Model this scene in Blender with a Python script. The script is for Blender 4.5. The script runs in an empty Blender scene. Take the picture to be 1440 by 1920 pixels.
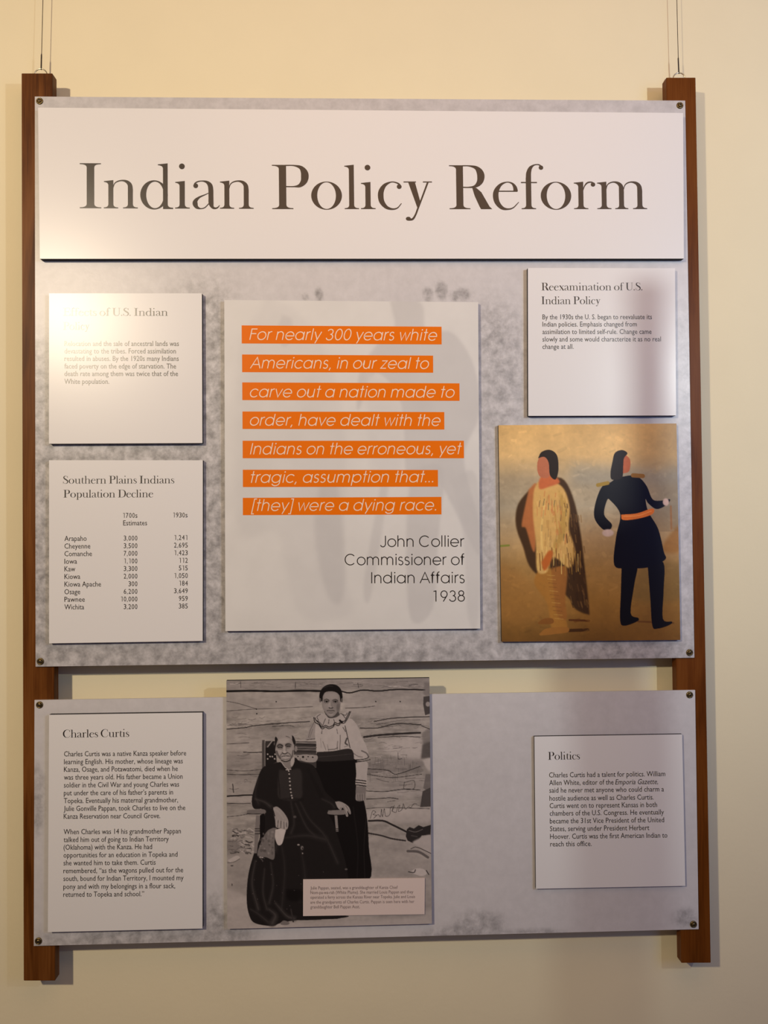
import bpy, bmesh, math, random
import numpy as np
from mathutils import Vector, Matrix

# ------------------------------------------------------------------ camera
F, D, EYE = 1441.0, 1.42, 1.5
YAW, PIT, ROL = -0.0287, -0.0184, -0.0092
def _rot():
    cy, sy, cp, sp, cr, sr = math.cos(YAW), math.sin(YAW), math.cos(PIT), math.sin(PIT), math.cos(ROL), math.sin(ROL)
    Ry = np.array([[cy, 0, sy], [0, 1, 0], [-sy, 0, cy]])
    Rp = np.array([[1, 0, 0], [0, cp, -sp], [0, sp, cp]])
    Rr = np.array([[cr, -sr, 0], [sr, cr, 0], [0, 0, 1]])
    return Rr @ Rp @ Ry
RM = _rot()
sc = bpy.context.scene
cam_d = bpy.data.cameras.new('camera'); cam = bpy.data.objects.new('camera', cam_d)
sc.collection.objects.link(cam); sc.camera = cam
cam_d.sensor_fit = 'HORIZONTAL'; cam_d.sensor_width = 36.0; cam_d.lens = 36.0 * F / 1440.0
cam_d.clip_start = 0.02
def _bv(r): return Vector((r[0], r[2], -r[1]))
_r, _d, _f = _bv(RM[0]), _bv(RM[1]), _bv(RM[2])
cam.matrix_world = Matrix(((_r.x, -_d.x, -_f.x, 0), (_r.y, -_d.y, -_f.y, -D), (_r.z, -_d.z, -_f.z, EYE), (0, 0, 0, 1)))
def at(px, py, Y=0.0):
    """the point of the plane y = Y that was measured at photograph pixel (px, py)"""
    q = np.array([(px - 720) / F, (py - 960) / F, 1.0]) @ RM
    s = (D + Y) / q[2]
    return Vector((q[0] * s, Y, EYE - q[1] * s))

# ------------------------------------------------------------------ world, lights, exposure
w = bpy.data.worlds.new('room_fill'); sc.world = w; w.use_nodes = True
w.node_tree.nodes['Background'].inputs[0].default_value = (1.0, 0.74, 0.66, 1)
w.node_tree.nodes['Background'].inputs[1].default_value = 0.088
def add_light(name, kind, loc, tgt, energy, col, **k):
    l = bpy.data.lights.new(name, kind); l.energy = energy; l.color = col
    for a, v in k.items(): setattr(l, a, v)
    o = bpy.data.objects.new(name, l); sc.collection.objects.link(o); o.location = loc
    o.rotation_euler = (Vector(tgt) - Vector(loc)).to_track_quat('-Z', 'Y').to_euler()
    return o
# warm ceiling spotlight to the upper left, a whiter lamp to the right, a faint warm ceiling panel over the wall
add_light('ceiling_spot_lamp', 'SPOT', (-1.49, -2.45, EYE + 1.08), (-0.50, 0.0, EYE + 0.22), 194, (1.0, 0.835, 0.60),
          shadow_soft_size=0.06, spot_size=math.radians(80), spot_blend=1.0)
add_light('wall_lamp', 'SPOT', (1.42, -1.78, EYE + 0.62), (0.70, 0.0, EYE + 0.6), 66, (0.89, 0.96, 0.94),
          shadow_soft_size=0.012, spot_size=math.radians(90), spot_blend=1.0)
add_light('dusk_window_light', 'AREA', (1.9, -1.9, EYE + 0.5), (0.8, 0.0, EYE + 0.4), 11, (0.12, 0.30, 1.0),
          shape='RECTANGLE', size=0.8, size_y=1.2)
add_light('ceiling_panel_lamp', 'AREA', (0.3, -1.2, EYE + 1.3), (0.3, 0.0, EYE + 0.6), 6.8, (1.0, 0.58, 0.32),
          shape='RECTANGLE', size=1.6, size_y=1.0)
sc.view_settings.view_transform = 'Standard'; sc.view_settings.look = 'None'
sc.view_settings.exposure = 0.0; sc.view_settings.gamma = 1.0; sc.view_settings.use_curve_mapping = False

# ------------------------------------------------------------------ materials
def lin(c):
    c = c / 255.0
    return c / 12.92 if c <= 0.04045 else ((c + 0.055) / 1.055) ** 2.4
def L3(r, g, b): return (lin(r), lin(g), lin(b), 1)
class NT:
    def __init__(s, name):
        s.m = bpy.data.materials.new(name); s.m.use_nodes = True; s.t = s.m.node_tree
        s.b = s.t.nodes['Principled BSDF']
    def n(s, typ, **k):
        o = s.t.nodes.new(typ)
        for a, v in k.items():
            if a.startswith('i_'):
                key = a[2:]; key = int(key) if key.isdigit() else key.replace('_', ' ')
                o.inputs[key].default_value = v
            else: setattr(o, a, v)
        return o
    def l(s, a, b): s.t.links.new(a, b)
    def ramp(s, fac, stops):
        r = s.n('ShaderNodeValToRGB'); e = r.color_ramp.elements
        while len(e) < len(stops): e.new(0.5)
        for x, (p, c) in zip(e, stops): x.position = p; x.color = c
        s.l(fac, r.inputs[0]); return r.outputs[0]
def plain(name, col, rough=0.5, metal=0.0, spec=0.5, bump=0.0, bscale=300.0, var=0.0):
    t = NT(name); t.b.inputs['Base Color'].default_value = col
    t.b.inputs['Roughness'].default_value = rough; t.b.inputs['Metallic'].default_value = metal
    t.b.inputs['Specular IOR Level'].default_value = spec
    tc = t.n('ShaderNodeTexCoord')
    if var:
        nz = t.n('ShaderNodeTexNoise', i_Scale=9.0, i_Detail=5.0); t.l(tc.outputs['Object'], nz.inputs['Vector'])
        a = tuple(c * (1 - var) for c in col[:3]) + (1,); b = tuple(min(1, c * (1 + var)) for c in col[:3]) + (1,)
        t.l(t.ramp(nz.outputs[0], [(0.3, a), (0.7, b)]), t.b.inputs['Base Color'])
    if bump:
        nz = t.n('ShaderNodeTexNoise', i_Scale=bscale, i_Detail=3.0); t.l(tc.outputs['Object'], nz.inputs['Vector'])
        bp = t.n('ShaderNodeBump', i_Strength=bump, i_Distance=0.001)
        t.l(nz.outputs[0], bp.inputs['Height']); t.l(bp.outputs[0], t.b.inputs['Normal'])
    return t.m
M = {}
M['wall'] = plain('painted_plaster', (0.80, 0.715, 0.50, 1), 0.75, spec=0.2, bump=0.25, bscale=120, var=0.012)
M['card'] = plain('white_card_face', (0.76, 0.745, 0.745, 1), 0.29, spec=0.42)
M['edge'] = plain('black_foam_edge', (0.012, 0.010, 0.012, 1), 0.7)
M['ink'] = plain('brown_black_ink', (0.048, 0.035, 0.027, 1), 0.29, spec=0.5)
M['ink_small'] = plain('dark_ink', (0.012, 0.007, 0.005, 1), 0.29, spec=0.7)
M['ink_faint'] = plain('faint_ink', (0.20, 0.15, 0.15, 1), 0.3)
M['orange'] = plain('orange_print', (0.80, 0.165, 0.0, 1), 0.35, spec=0.2)
M['cream'] = plain('cream_letter', (0.86, 0.70, 0.58, 1), 0.28)
M['caption'] = plain('pinkish_caption_card', (0.72, 0.60, 0.56, 1), 0.35)
M['boardedge'] = plain('board_edge', (0.6, 0.57, 0.55, 1), 0.5)
M['wire'] = plain('dark_wire', (0.045, 0.03, 0.025, 1), 0.45, metal=0.6)
M['ring'] = plain('nickel_ring', (0.60, 0.56, 0.45, 1), 0.28, metal=1.0)
M['brass'] = plain('antique_brass', (0.20, 0.145, 0.065, 1), 0.35, metal=1.0, bump=0.2, bscale=900)
M['recess'] = plain('screw_recess', (0.012, 0.009, 0.006, 1), 0.6)
def wood(name, dark, mid, light):
    t = NT(name); tc = t.n('ShaderNodeTexCoord')
    mp = t.n('ShaderNodeMapping'); mp.inputs['Scale'].default_value = (1, 1, 0.09); t.l(tc.outputs['Object'], mp.inputs[0])
    n1 = t.n('ShaderNodeTexNoise', i_Scale=34.0, i_Detail=6.0, i_Distortion=0.9); t.l(mp.outputs[0], n1.inputs['Vector'])
    mp2 = t.n('ShaderNodeMapping'); mp2.inputs['Scale'].default_value = (1, 1, 0.035); t.l(tc.outputs['Object'], mp2.inputs[0])
    n2 = t.n('ShaderNodeTexNoise', i_Scale=420.0, i_Detail=4.0); t.l(mp2.outputs[0], n2.inputs['Vector'])
    mx = t.n('ShaderNodeMath', operation='MULTIPLY_ADD'); mx.inputs[1].default_value = 0.35
    t.l(n2.outputs[0], mx.inputs[0]); t.l(n1.outputs[0], mx.inputs[2])
    t.l(t.ramp(mx.outputs[0], [(0.50, dark), (0.66, mid), (0.86, light)]), t.b.inputs['Base Color'])
    t.b.inputs['Roughness'].default_value = 0.42; t.b.inputs['Specular IOR Level'].default_value = 0.10
    bp = t.n('ShaderNodeBump', i_Strength=0.15, i_Distance=0.0006); t.l(n2.outputs[0], bp.inputs['Height']); t.l(bp.outputs[0], t.b.inputs['Normal'])
    return t.m
M['wood_l'] = wood('stained_wood', (0.070, 0.020, 0.003, 1), (0.125, 0.040, 0.007, 1), (0.18, 0.065, 0.014, 1))
M['wood_r'] = wood('red_stained_wood', (0.085, 0.022, 0.002, 1), (0.130, 0.036, 0.004, 1), (0.165, 0.052, 0.008, 1))
# flat prints: colour held per point of the sheet
def print_mat(name, rough, spec=0.5, grain=0.0):
    t = NT(name); a = t.n('ShaderNodeAttribute', attribute_name='print'); t.l(a.outputs['Color'], t.b.inputs['Base Color'])
    t.b.inputs['Roughness'].default_value = rough; t.b.inputs['Specular IOR Level'].default_value = spec
    return t.m
M['photo'] = print_mat('monochrome_print', 0.45, 0.15)
M['painting'] = print_mat('canvas_style_print', 0.36, 0.25)
M['quote'] = print_mat('pale_ghosted_print', 0.30, 0.4)
def board_mat():
    # 'print' red = tone, green = how strongly mottled
    t = NT('grey_mottled_print'); a = t.n('ShaderNodeAttribute', attribute_name='print')
    sp = t.n('ShaderNodeSeparateColor'); t.l(a.outputs['Color'], sp.inputs[0])
    tc = t.n('ShaderNodeTexCoord')
    n1 = t.n('ShaderNodeTexNoise', i_Scale=52.0, i_Detail=9.0, i_Roughness=0.66, i_Distortion=0.15); t.l(tc.outputs['Object'], n1.inputs['Vector'])
    n2 = t.n('ShaderNodeTexNoise', i_Scale=7.0, i_Detail=3.0); t.l(tc.outputs['Object'], n2.inputs['Vector'])
    c1 = t.ramp(n1.outputs[0], [(0.36, (0, 0, 0, 1)), (0.66, (1, 1, 1, 1))])
    # tone = R * (1 + G*((mottle-.5)*1.0 ))
    m1 = t.n('ShaderNodeMath', operation='SUBTRACT'); t.l(c1, m1.inputs[0]); m1.inputs[1].default_value = 0.62
    m2 = t.n('ShaderNodeMath', operation='MULTIPLY'); t.l(m1.outputs[0], m2.inputs[0]); t.l(sp.outputs[1], m2.inputs[1])
    m2b = t.n('ShaderNodeMath', operation='MULTIPLY_ADD'); t.l(n2.outputs[0], m2b.inputs[0]); m2b.inputs[1].default_value = 0.14; t.l(m2.outputs[0], m2b.inputs[2])
    m3 = t.n('ShaderNodeMath', operation='ADD'); t.l(m2b.outputs[0], m3.inputs[0]); m3.inputs[1].default_value = 0.93
    m4 = t.n('ShaderNodeMath', operation='MULTIPLY'); t.l(m3.outputs[0], m4.inputs[0]); t.l(sp.outputs[0], m4.inputs[1])
    cb = t.n('ShaderNodeCombineColor')
    for i, k in enumerate((1.0, 0.965, 0.985)):
        mk = t.n('ShaderNodeMath', operation='MULTIPLY'); t.l(m4.outputs[0], mk.inputs[0]); mk.inputs[1].default_value = k; t.l(mk.outputs[0], cb.inputs[i])
    t.l(cb.outputs[0], t.b.inputs['Base Color'])
    t.b.inputs['Roughness'].default_value = 0.36
    bp = t.n('ShaderNodeBump', i_Strength=0.10, i_Distance=0.002); t.l(n1.outputs[0], bp.inputs['Height']); t.l(bp.outputs[0], t.b.inputs['Normal'])
    return t.m
M['board'] = board_mat()

# ------------------------------------------------------------------ object helpers
def mesh_obj(name, verts, faces, mats, parent=None, mi=None, smooth=False):
    me = bpy.data.meshes.new(name); me.from_pydata([tuple(v) for v in verts], [], faces); me.update()
    for m in (mats if isinstance(mats, (list, tuple)) else [mats]): me.materials.append(m)
    if mi: me.polygons.foreach_set('material_index', mi)
    if smooth: me.polygons.foreach_set('use_smooth', [True] * len(me.polygons))
    o = bpy.data.objects.new(name, me); sc.collection.objects.link(o)
    if parent is not None: o.parent = parent
    return o
def tag(o, label=None, cat=None, group=None, kind=None):
    for k, v in (('label', label), ('category', cat), ('group', group), ('kind', kind)):
        if v: o[k] = v
    return o
def empty(name, loc):
    o = bpy.data.objects.new(name, None); sc.collection.objects.link(o); o.location = loc
    o.empty_display_size = 0.02; bpy.context.view_layer.update(); return o
def put(o, root):
    """parent a world-space part to its thing's empty"""
    o.parent = root; o.matrix_parent_inverse = Matrix.Translation(root.location).inverted(); return o
def slab(name, q, Y0, Y1, mface, medge, bev=0.0, parent=None):
    """a board with the front outline q (points on y=Y0) and its back on y=Y1"""
    bm = bmesh.new()
    f = [bm.verts.new((p.x, Y0, p.z)) for p in q]; b = [bm.verts.new((p.x, Y1, p.z)) for p in q]
    bm.faces.new(f[::-1]).material_index = 0
    bm.faces.new(b).material_index = 1
    for i in range(4): bm.faces.new((f[i], f[(i + 1) % 4], b[(i + 1) % 4], b[i])).material_index = 1
    bmesh.ops.recalc_face_normals(bm, faces=bm.faces)
    if bev: bmesh.ops.bevel(bm, geom=bm.edges[:], offset=bev, segments=2, affect='EDGES', clamp_overlap=True, material=-1)
    me = bpy.data.meshes.new(name); bm.to_mesh(me); bm.free(); me.materials.append(mface); me.materials.append(medge)
    o = bpy.data.objects.new(name, me); sc.collection.objects.link(o)
    if parent is not None: put(o, parent)
    return o
def quad_at(q, Y): return [at(x, y, Y) for x, y in q]

# ------------------------------------------------------------------ lettering
def catmull(pts, n=7):
    P = np.array(pts, float)
    if len(P) < 3: return P
    P = np.vstack([2 * P[0] - P[1], P, 2 * P[-1] - P[-2]]); out = []
    for i in range(1, len(P) - 2):
        for t in np.linspace(0, 1, n, endpoint=False):
            a, b, c, d = P[i - 1], P[i], P[i + 1], P[i + 2]
            out.append(0.5 * (2 * b + (c - a) * t + (2 * a - 5 * b + 4 * c - d) * t * t + (3 * b - a - 3 * c + d) * t ** 3))
    out.append(P[-2]); return np.array(out)
class G:
    """one glyph: filled pieces in letter units (baseline 0, capital height 338)"""
    def __init__(s): s.v = []; s.f = []; s.adv = 0; s.pid = []; s.np_ = 0
    def poly(s, pts):
        k = len(s.v); s.v += [tuple(p[:2]) for p in pts]; s.f.append(tuple(range(k, k + len(pts)))); s.pid += [s.np_] * len(pts); s.np_ += 1; return s
    def strip(s, a, b):
        k = len(s.v); n = len(a); s.v += [tuple(p) for p in a] + [tuple(p) for p in b]; s.pid += [s.np_] * (2 * n); s.np_ += 1
        for i in range(n - 1): s.f.append((k + i, k + i + 1, k + n + i + 1, k + n + i))
        return s
    def stroke(s, pts, smooth=True, n=7):
        P = catmull(pts, n) if smooth else np.array(pts, float)
        T = np.gradient(P[:, :2], axis=0); T /= np.maximum(np.linalg.norm(T, axis=1), 1e-9)[:, None]
        N = np.stack([-T[:, 1], T[:, 0]], 1) * np.maximum(P[:, 2:3], 1) * 0.5
        return s.strip(P[:, :2] + N, P[:, :2] - N)
    def dot(s, x, y, r, ry=None):
        a = np.linspace(0, 2 * np.pi, 21)[:-1]; return s.poly([(x + r * math.cos(t), y + (ry or r) * math.sin(t)) for t in a])
    def ring(s, ox, oy, orx, ory, ix, iy, irx, iry, tilt=0.0):
        t = np.linspace(0, 2 * np.pi, 41); c, n = math.cos(tilt), math.sin(tilt)
        o = np.stack([ox + orx * np.cos(t), oy + ory * np.sin(t)], 1)
        x, y = irx * np.cos(t), iry * np.sin(t)
        return s.strip(o, np.stack([ix + x * c - y * n, iy + x * n + y * c], 1))
    def stem(s, x0, x1, y0=0, y1=338, bl=28, br=28, tl=0, tr=0, flag=0, th=7, br_h=26):
        """stem with bracketed serifs; bl/br bottom serif reach, tl/tr top serif reach, flag = slanted head serif"""
        def q(ax, ay, cx, cy, bx, by):
            return [((1 - t) ** 2 * ax + 2 * t * (1 - t) * cx + t * t * bx, (1 - t) ** 2 * ay + 2 * t * (1 - t) * cy + t * t * by) for t in np.linspace(0, 1, 6)]
        p = []
        if bl: p += [(x0 - bl, y0), (x0 - bl, y0 + th)] + q(x0 - bl + 2, y0 + th, x0, y0 + th, x0, y0 + th + br_h)
        else: p += [(x0, y0)]
        if tl: p += q(x0, y1 - th - br_h, x0, y1 - th, x0 - tl + 2, y1 - th) + [(x0 - tl, y1 - th), (x0 - tl, y1)]
        elif flag: p += q(x0, y1 - 40, x0, y1 - 17, x0 - flag, y1 - 14) + [(x0 - flag, y1 - 8)]
        else: p += [(x0, y1)]
        if tr: p += [(x1 + tr, y1), (x1 + tr, y1 - th)] + q(x1 + tr - 2, y1 - th, x1, y1 - th, x1, y1 - th - br_h)
        else: p += [(x1, y1)]
        if br: p += q(x1, y0 + th + br_h, x1, y0 + th, x1 + br - 2, y0 + th) + [(x1 + br, y0 + th), (x1 + br, y0)]
        else: p += [(x1, y0)]
        return s.poly(p)
def A(g, w): g.adv = w; return g
S = {}
S['I'] = A(G().stem(53, 109, 0, 338, 52, 52, 52, 50), 180)
S['n'] = A(G().stem(34, 71, 0, 212, 34, 36, flag=33).stroke([(68, 150, 5), (80, 185, 7), (105, 203, 9), (140, 209, 11), (172, 200, 22), (193, 178, 32), (198, 145, 37), (198, 110, 37)]).stem(179.5, 216.5, 0, 115, 36, 37), 272)
S['m'] = A(G().stem(34, 71, 0, 212, 34, 36, flag=33).stroke([(68, 150, 5), (78, 185, 7), (100, 203, 9), (130, 209, 11), (160, 200, 22), (180, 178, 32), (184, 145, 37), (184, 110, 37)]).stem(165.5, 202.5, 0, 115, 30, 32)
           .stroke([(200, 150, 5), (212, 185, 7), (234, 203, 9), (264, 209, 11), (298, 200, 22), (318, 178, 32), (323, 145, 37), (323, 110, 37)]).stem(304.5, 341.5, 0, 115, 34, 36), 398)
S['h'] = A(G().stem(34, 71, 0, 340, 34, 36, flag=34).stroke([(68, 150, 5), (80, 185, 7), (105, 203, 9), (140, 209, 11), (172, 200, 22), (193, 178, 32), (198, 145, 37), (198, 110, 37)]).stem(179.5, 216.5, 0, 115, 36, 37), 268)
S['d'] = A(G().ring(103, 102, 103, 110, 110, 102, 66, 100).stem(170, 205, -4, 340, 0, 40, flag=38, th=10), 262)
S['b'] = S['d']
S['p'] = A(G().stem(34, 71, -100, 212, 34, 36, flag=33).ring(136, 102, 96, 109, 124, 102, 62, 100), 250)
S['i'] = A(G().stem(32, 71, 0, 208, 34, 37, flag=32).dot(50, 318, 21.5), 126)
S['l'] = A(G().stem(34, 71, 0, 340, 34, 36, flag=34), 124)
S['a'] = A(G().dot(27, 172, 18).stroke([(12, 168, 6), (22, 190, 10), (45, 204, 9), (78, 208, 9), (110, 200, 20), (133, 178, 34), (140, 145, 37), (141, 90, 37), (142, 40, 37), (152, 12, 22), (170, 3, 14), (190, 8, 10), (206, 26, 4)])
           .stroke([(125, 118, 5), (95, 104, 8), (55, 86, 14), (28, 62, 28), (22, 38, 38), (34, 12, 26), (62, 0, 9), (95, 8, 8), (125, 38, 7)]), 208)
S['o'] = A(G().ring(115, 103, 115, 108, 115, 103, 70, 102), 250)
S['c'] = A(G().dot(161, 172, 18).stroke([(172, 160, 4), (165, 186, 12), (138, 203, 10), (100, 207, 9), (55, 185, 24), (28, 145, 38), (21, 103, 42), (30, 55, 38), (62, 15, 26), (105, 0, 14), (145, 8, 9), (177, 44, 5)]), 194)
S['e'] = A(G().stroke([(40, 138, 9), (185, 138, 9)], False).stroke([(172, 136, 34), (166, 170, 27), (145, 198, 14), (108, 208, 8), (62, 190, 20), (30, 148, 36), (21, 103, 42), (32, 52, 38), (65, 12, 27), (105, 0, 14), (150, 10, 9), (194, 54, 5)]), 212)
S['f'] = A(G().stem(37, 77, 0, 240, 34, 34).stroke([(57, 230, 40), (60, 280, 36), (74, 318, 25), (102, 340, 10), (135, 343, 9), (155, 330, 12)]).dot(153, 320, 17).stroke([(0, 205, 9), (121, 205, 9)], False), 148)
S['r'] = A(G().stem(34, 72, 0, 212, 34, 36, flag=33).stroke([(68, 140, 5), (82, 178, 8), (104, 203, 12), (134, 208, 10), (150, 198, 12)]).dot(146, 190, 17), 176)
S['t'] = A(G().stroke([(53, 262, 3), (53, 205, 34), (53, 60, 36), (60, 20, 26), (82, 4, 14), (108, 12, 9), (128, 36, 4)]).poly([(0, 203), (36, 214), (56, 262), (70, 262), (70, 212), (122, 212), (122, 201)]), 142)
S['u'] = A(G().stroke([(53, 212, 37), (53, 80, 37), (60, 35, 32), (82, 8, 18), (115, 2, 11), (150, 16, 8), (180, 52, 5)]).poly([(0, 205), (0, 212), (71, 212), (71, 190)]).stem(180, 216, -4, 212, 0, 38, flag=50), 268)
S['s'] = A(G().stroke([(134, 196, 5), (128, 160, 5)], False).stroke([(132, 172, 6), (108, 198, 10), (72, 207, 12), (35, 190, 22), (26, 158, 30), (50, 128, 36), (92, 100, 36), (124, 72, 32), (124, 34, 26), (98, 8, 14), (60, 1, 10), (24, 20, 8), (12, 48, 5)]).stroke([(12, 55, 5), (14, 5, 5)], False), 164)
S['x'] = A(G().stroke([(35, 208, 44), (180, 5, 44)], False).stroke([(175, 208, 11), (30, 5, 11)], False).poly([(0, 212), (0, 204), (90, 204), (90, 212)]).poly([(130, 212), (130, 204), (208, 204), (208, 212)]).poly([(0, 0), (0, 8), (75, 8), (75, 0)]).poly([(115, 0), (115, 8), (215, 8), (215, 0)]), 220)
S['y'] = A(G().poly([(35, 206), (82, 206), (122, 38), (106, -2)]).poly([(35, 206), (86, 206), (124, 60), (112, 20), (102, 10)]).stroke([(183, 206, 13), (120, 40, 12), (104, 0, 13), (88, -42, 13), (66, -76, 16), (35, -82, 16)]).dot(33, -74, 19, 15).poly([(0, 204), (0, 212), (94, 212), (94, 204)]).poly([(146, 204), (146, 212), (214, 212), (214, 204)]), 222)
S['P'] = A(G().stem(52, 106, 0, 338, 52, 52, 52, 0).stroke([(100, 334, 9), (165, 333, 10), (215, 318, 28), (240, 285, 50), (246, 250, 57), (238, 212, 48), (208, 180, 28), (165, 172, 10), (100, 172, 9)]), 292)
S['R'] = A(G().stem(52, 104, 0, 338, 52, 52, 52, 0).stroke([(100, 334, 9), (150, 333, 10), (200, 320, 26), (228, 290, 48), (238, 252, 55), (228, 208, 44), (195, 176, 22), (150, 168, 10), (100, 168, 9)]).poly([(170, 170), (205, 162), (240, 130), (300, 20), (320, 0), (236, 0), (225, 20), (190, 100)]), 326)
S['D'] = A(G().stem(52, 104, 0, 338, 52, 0, 52, 0).stroke([(100, 334, 9), (170, 333, 10), (240, 315, 22), (292, 260, 46), (308, 170, 57), (292, 80, 46), (240, 24, 22), (170, 5, 10), (60, 4, 9)]), 356)
S['C'] = A(G().stroke([(292, 240, 5), (284, 330, 7)], False).stroke([(288, 248, 8), (262, 308, 10), (215, 336, 10), (160, 336, 12), (90, 300, 34), (42, 230, 50), (32, 165, 55), (46, 90, 48), (95, 26, 30), (160, 2, 12), (222, 5, 10), (272, 35, 8), (300, 88, 5)]), 325)
S['S'] = A(G().stroke([(196, 250, 5), (192, 335, 7)], False).stroke([(192, 260, 7), (168, 312, 10), (118, 336, 12), (62, 322, 26), (36, 280, 40), (50, 232, 48), (105, 188, 54), (165, 146, 52), (196, 96, 42), (180, 36, 32), (130, 3, 14), (78, 4, 10), (34, 34, 8), (14, 90, 5)]).stroke([(14, 100, 5), (10, 0, 7)], False), 238)
S['U'] = A(G().stroke([(68, 330, 52), (68, 130, 52), (78, 60, 44), (115, 14, 26), (170, 2, 13), (225, 18, 11), (262, 70, 10), (268, 140, 10), (268, 330, 10)]).poly([(0, 331), (0, 338), (146, 338), (146, 331)]).poly([(220, 331), (220, 338), (316, 338), (316, 331)]), 336)
S['E'] = A(G().stem(52, 104, 0, 338, 52, 0, 52, 0).stroke([(100, 334, 9), (245, 334, 9)], False).stroke([(100, 174, 9), (205, 174, 9)], False).stroke([(100, 4, 9), (262, 4, 9)], False).stroke([(246, 338, 6), (252, 262, 5)], False).stroke([(262, 0, 6), (272, 92, 5)], False).stroke([(203, 215, 5), (203, 135, 5)], False), 290)
S['.'] = A(G().dot(24, 20, 23), 82)
S[' '] = A(G(), 92)

# geometric sans, one line weight (capital height 100)
C_ = {}
def arc(cx, cy, r, a0, a1, ry=None, n=18):
    t = np.radians(np.linspace(a0, a1, n)); return [(cx + r * math.cos(u), cy + (ry or r) * math.sin(u)) for u in t]
def ML(adv, *paths, w=8.2):
    g = G(); g.adv = adv
    for p in paths:
        if p[0] == 'dot': g.dot(p[1], p[2], p[3]); continue
        P = np.array([(x, y, w) for x, y in p], float)
        T = np.diff(P[:, :2], axis=0); T /= np.maximum(np.linalg.norm(T, axis=1), 1e-9)[:, None]
        closed = np.linalg.norm(P[0, :2] - P[-1, :2]) < 1e-6
        a, b = [], []
        for i in range(len(P)):
            t0 = T[i - 1] if i > 0 else (T[-1] if closed else T[0]); t1 = T[i] if i < len(T) else (T[0] if closed else T[-1])
            m = t0 + t1; m /= max(np.linalg.norm(m), 1e-6); n = np.array([-m[1], m[0]]); k = min(1.8, 1 / max(0.3, float(n @ np.array([-t1[1], t1[0]]))))
            a.append(P[i, :2] + n * w / 2 * k); b.append(P[i, :2] - n * w / 2 * k)
        g.strip(a, b)
    return g
X = 76.0; R0 = 35.0; YC = X / 2 - 1
def bowl(cx=40): return arc(cx, YC, R0, 0, 360, ry=X / 2 - 3, n=33)
C_['o'] = ML(82, bowl(41))
C_['a'] = ML(88, bowl(41), [(76, 0), (76, X - 2)])
C_['d'] = ML(90, bowl(41), [(76, 0), (76, 103)])
C_['p'] = ML(90, bowl(47), [(12, -28), (12, X - 2)])
C_['g'] = ML(90, bowl(41), [(76, X - 2), (76, 0)] + arc(44, -2, 32, 0, -160, ry=24))
C_['c'] = ML(76, arc(41, YC, R0, 40, 320, ry=X / 2 - 3, n=27))
C_['e'] = ML(84, [(7, 36), (76, 36)] + arc(41, YC, R0, 2, 322, ry=X / 2 - 3, n=30))
C_['r'] = ML(42, [(10, 0), (10, X - 2)], [(10, 40)] + arc(36, 44, 26, 180, 82, ry=29))
C_['n'] = ML(78, [(10, 0), (10, X - 2)], [(10, 40)] + arc(37, 44, 27, 180, 0, ry=29) + [(64, 0)])
C_['h'] = ML(78, [(10, 0), (10, 103)], [(10, 40)] + arc(37, 44, 27, 180, 0, ry=29) + [(64, 0)])
C_['u'] = ML(78, [(10, X - 2), (10, 32)] + arc(37, 32, 27, 180, 360, ry=30) + [(64, X - 2)], [(64, 0), (64, X - 2)])
C_['m'] = ML(124, [(10, 0), (10, X - 2)], [(10, 40)] + arc(35, 46, 25, 180, 0, ry=27) + [(60, 0)], [(60, 40)] + arc(85, 46, 25, 180, 0, ry=27) + [(110, 0)])
C_['i'] = ML(25, [(12, 0), (12, X - 2)], ('dot', 12, 95, 6))
C_['l'] = ML(25, [(12, 0), (12, 103)])
C_['t'] = ML(42, [(20, 0), (20, 103)], [(3, X - 5), (38, X - 5)])
C_['f'] = ML(42, [(17, 0), (17, 84)] + arc(32, 84, 15, 180, 80, ry=17), [(2, X - 5), (36, X - 5)])
C_['s'] = ML(54, arc(25, 55, 17, 30, 215, ry=18, n=12) + arc(26, 20, 19, 60, -150, ry=18, n=14))
C_['v'] = ML(66, [(4, X - 2), (33, 2), (62, X - 2)])
C_['w'] = ML(98, [(4, X - 2), (27, 2), (49, X - 6), (71, 2), (94, X - 2)])
C_['y'] = ML(66, [(4, X - 2), (35, 2)], [(62, X - 2), (21, -28)])
C_['z'] = ML(60, [(7, X - 6), (53, X - 6), (6, 4), (54, 4)])
C_['A'] = ML(92, [(3, 0), (46, 98), (89, 0)], [(18, 34), (74, 34)])
C_['F'] = ML(66, [(12, 0), (12, 100)], [(12, 96), (60, 96)], [(12, 55), (58, 55)])
C_['I'] = ML(28, [(14, 0), (14, 100)])
C_['J'] = ML(62, [(50, 100), (50, 28)] + arc(27, 27, 23, 0, -155, ry=27))
C_['C'] = ML(106, arc(53, 50, 46, 42, 318, ry=48, n=30))
C_['0'] = ML(74, arc(37, 50, 29, 0, 360, ry=48, n=30))
C_['1'] = ML(74, [(20, 92), (44, 96)], [(42, 0), (42, 100)])
C_['3'] = ML(74, arc(36, 73, 23, 160, -80, ry=23, n=16) , arc(36, 27, 28, 85, -165, ry=26, n=18))
C_['8'] = ML(74, arc(37, 75, 22, 0, 360, ry=21, n=24), arc(37, 28, 28, 0, 360, ry=26, n=26))
C_['9'] = ML(74, arc(37, 66, 28, 0, 360, ry=30, n=26), [(62, 52), (30, 0)])
C_['.'] = ML(26, ('dot', 12, 5, 6))
C_[','] = ML(28, [(15, 8), (8, -16)])
C_['['] = ML(34, [(32, 105), (12, 105), (12, -26), (32, -26)])
C_[']'] = ML(34, [(4, 105), (24, 105), (24, -26), (4, -26)])
C_[' '] = ML(30, ('dot', 0, 0, 0.01))

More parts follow.
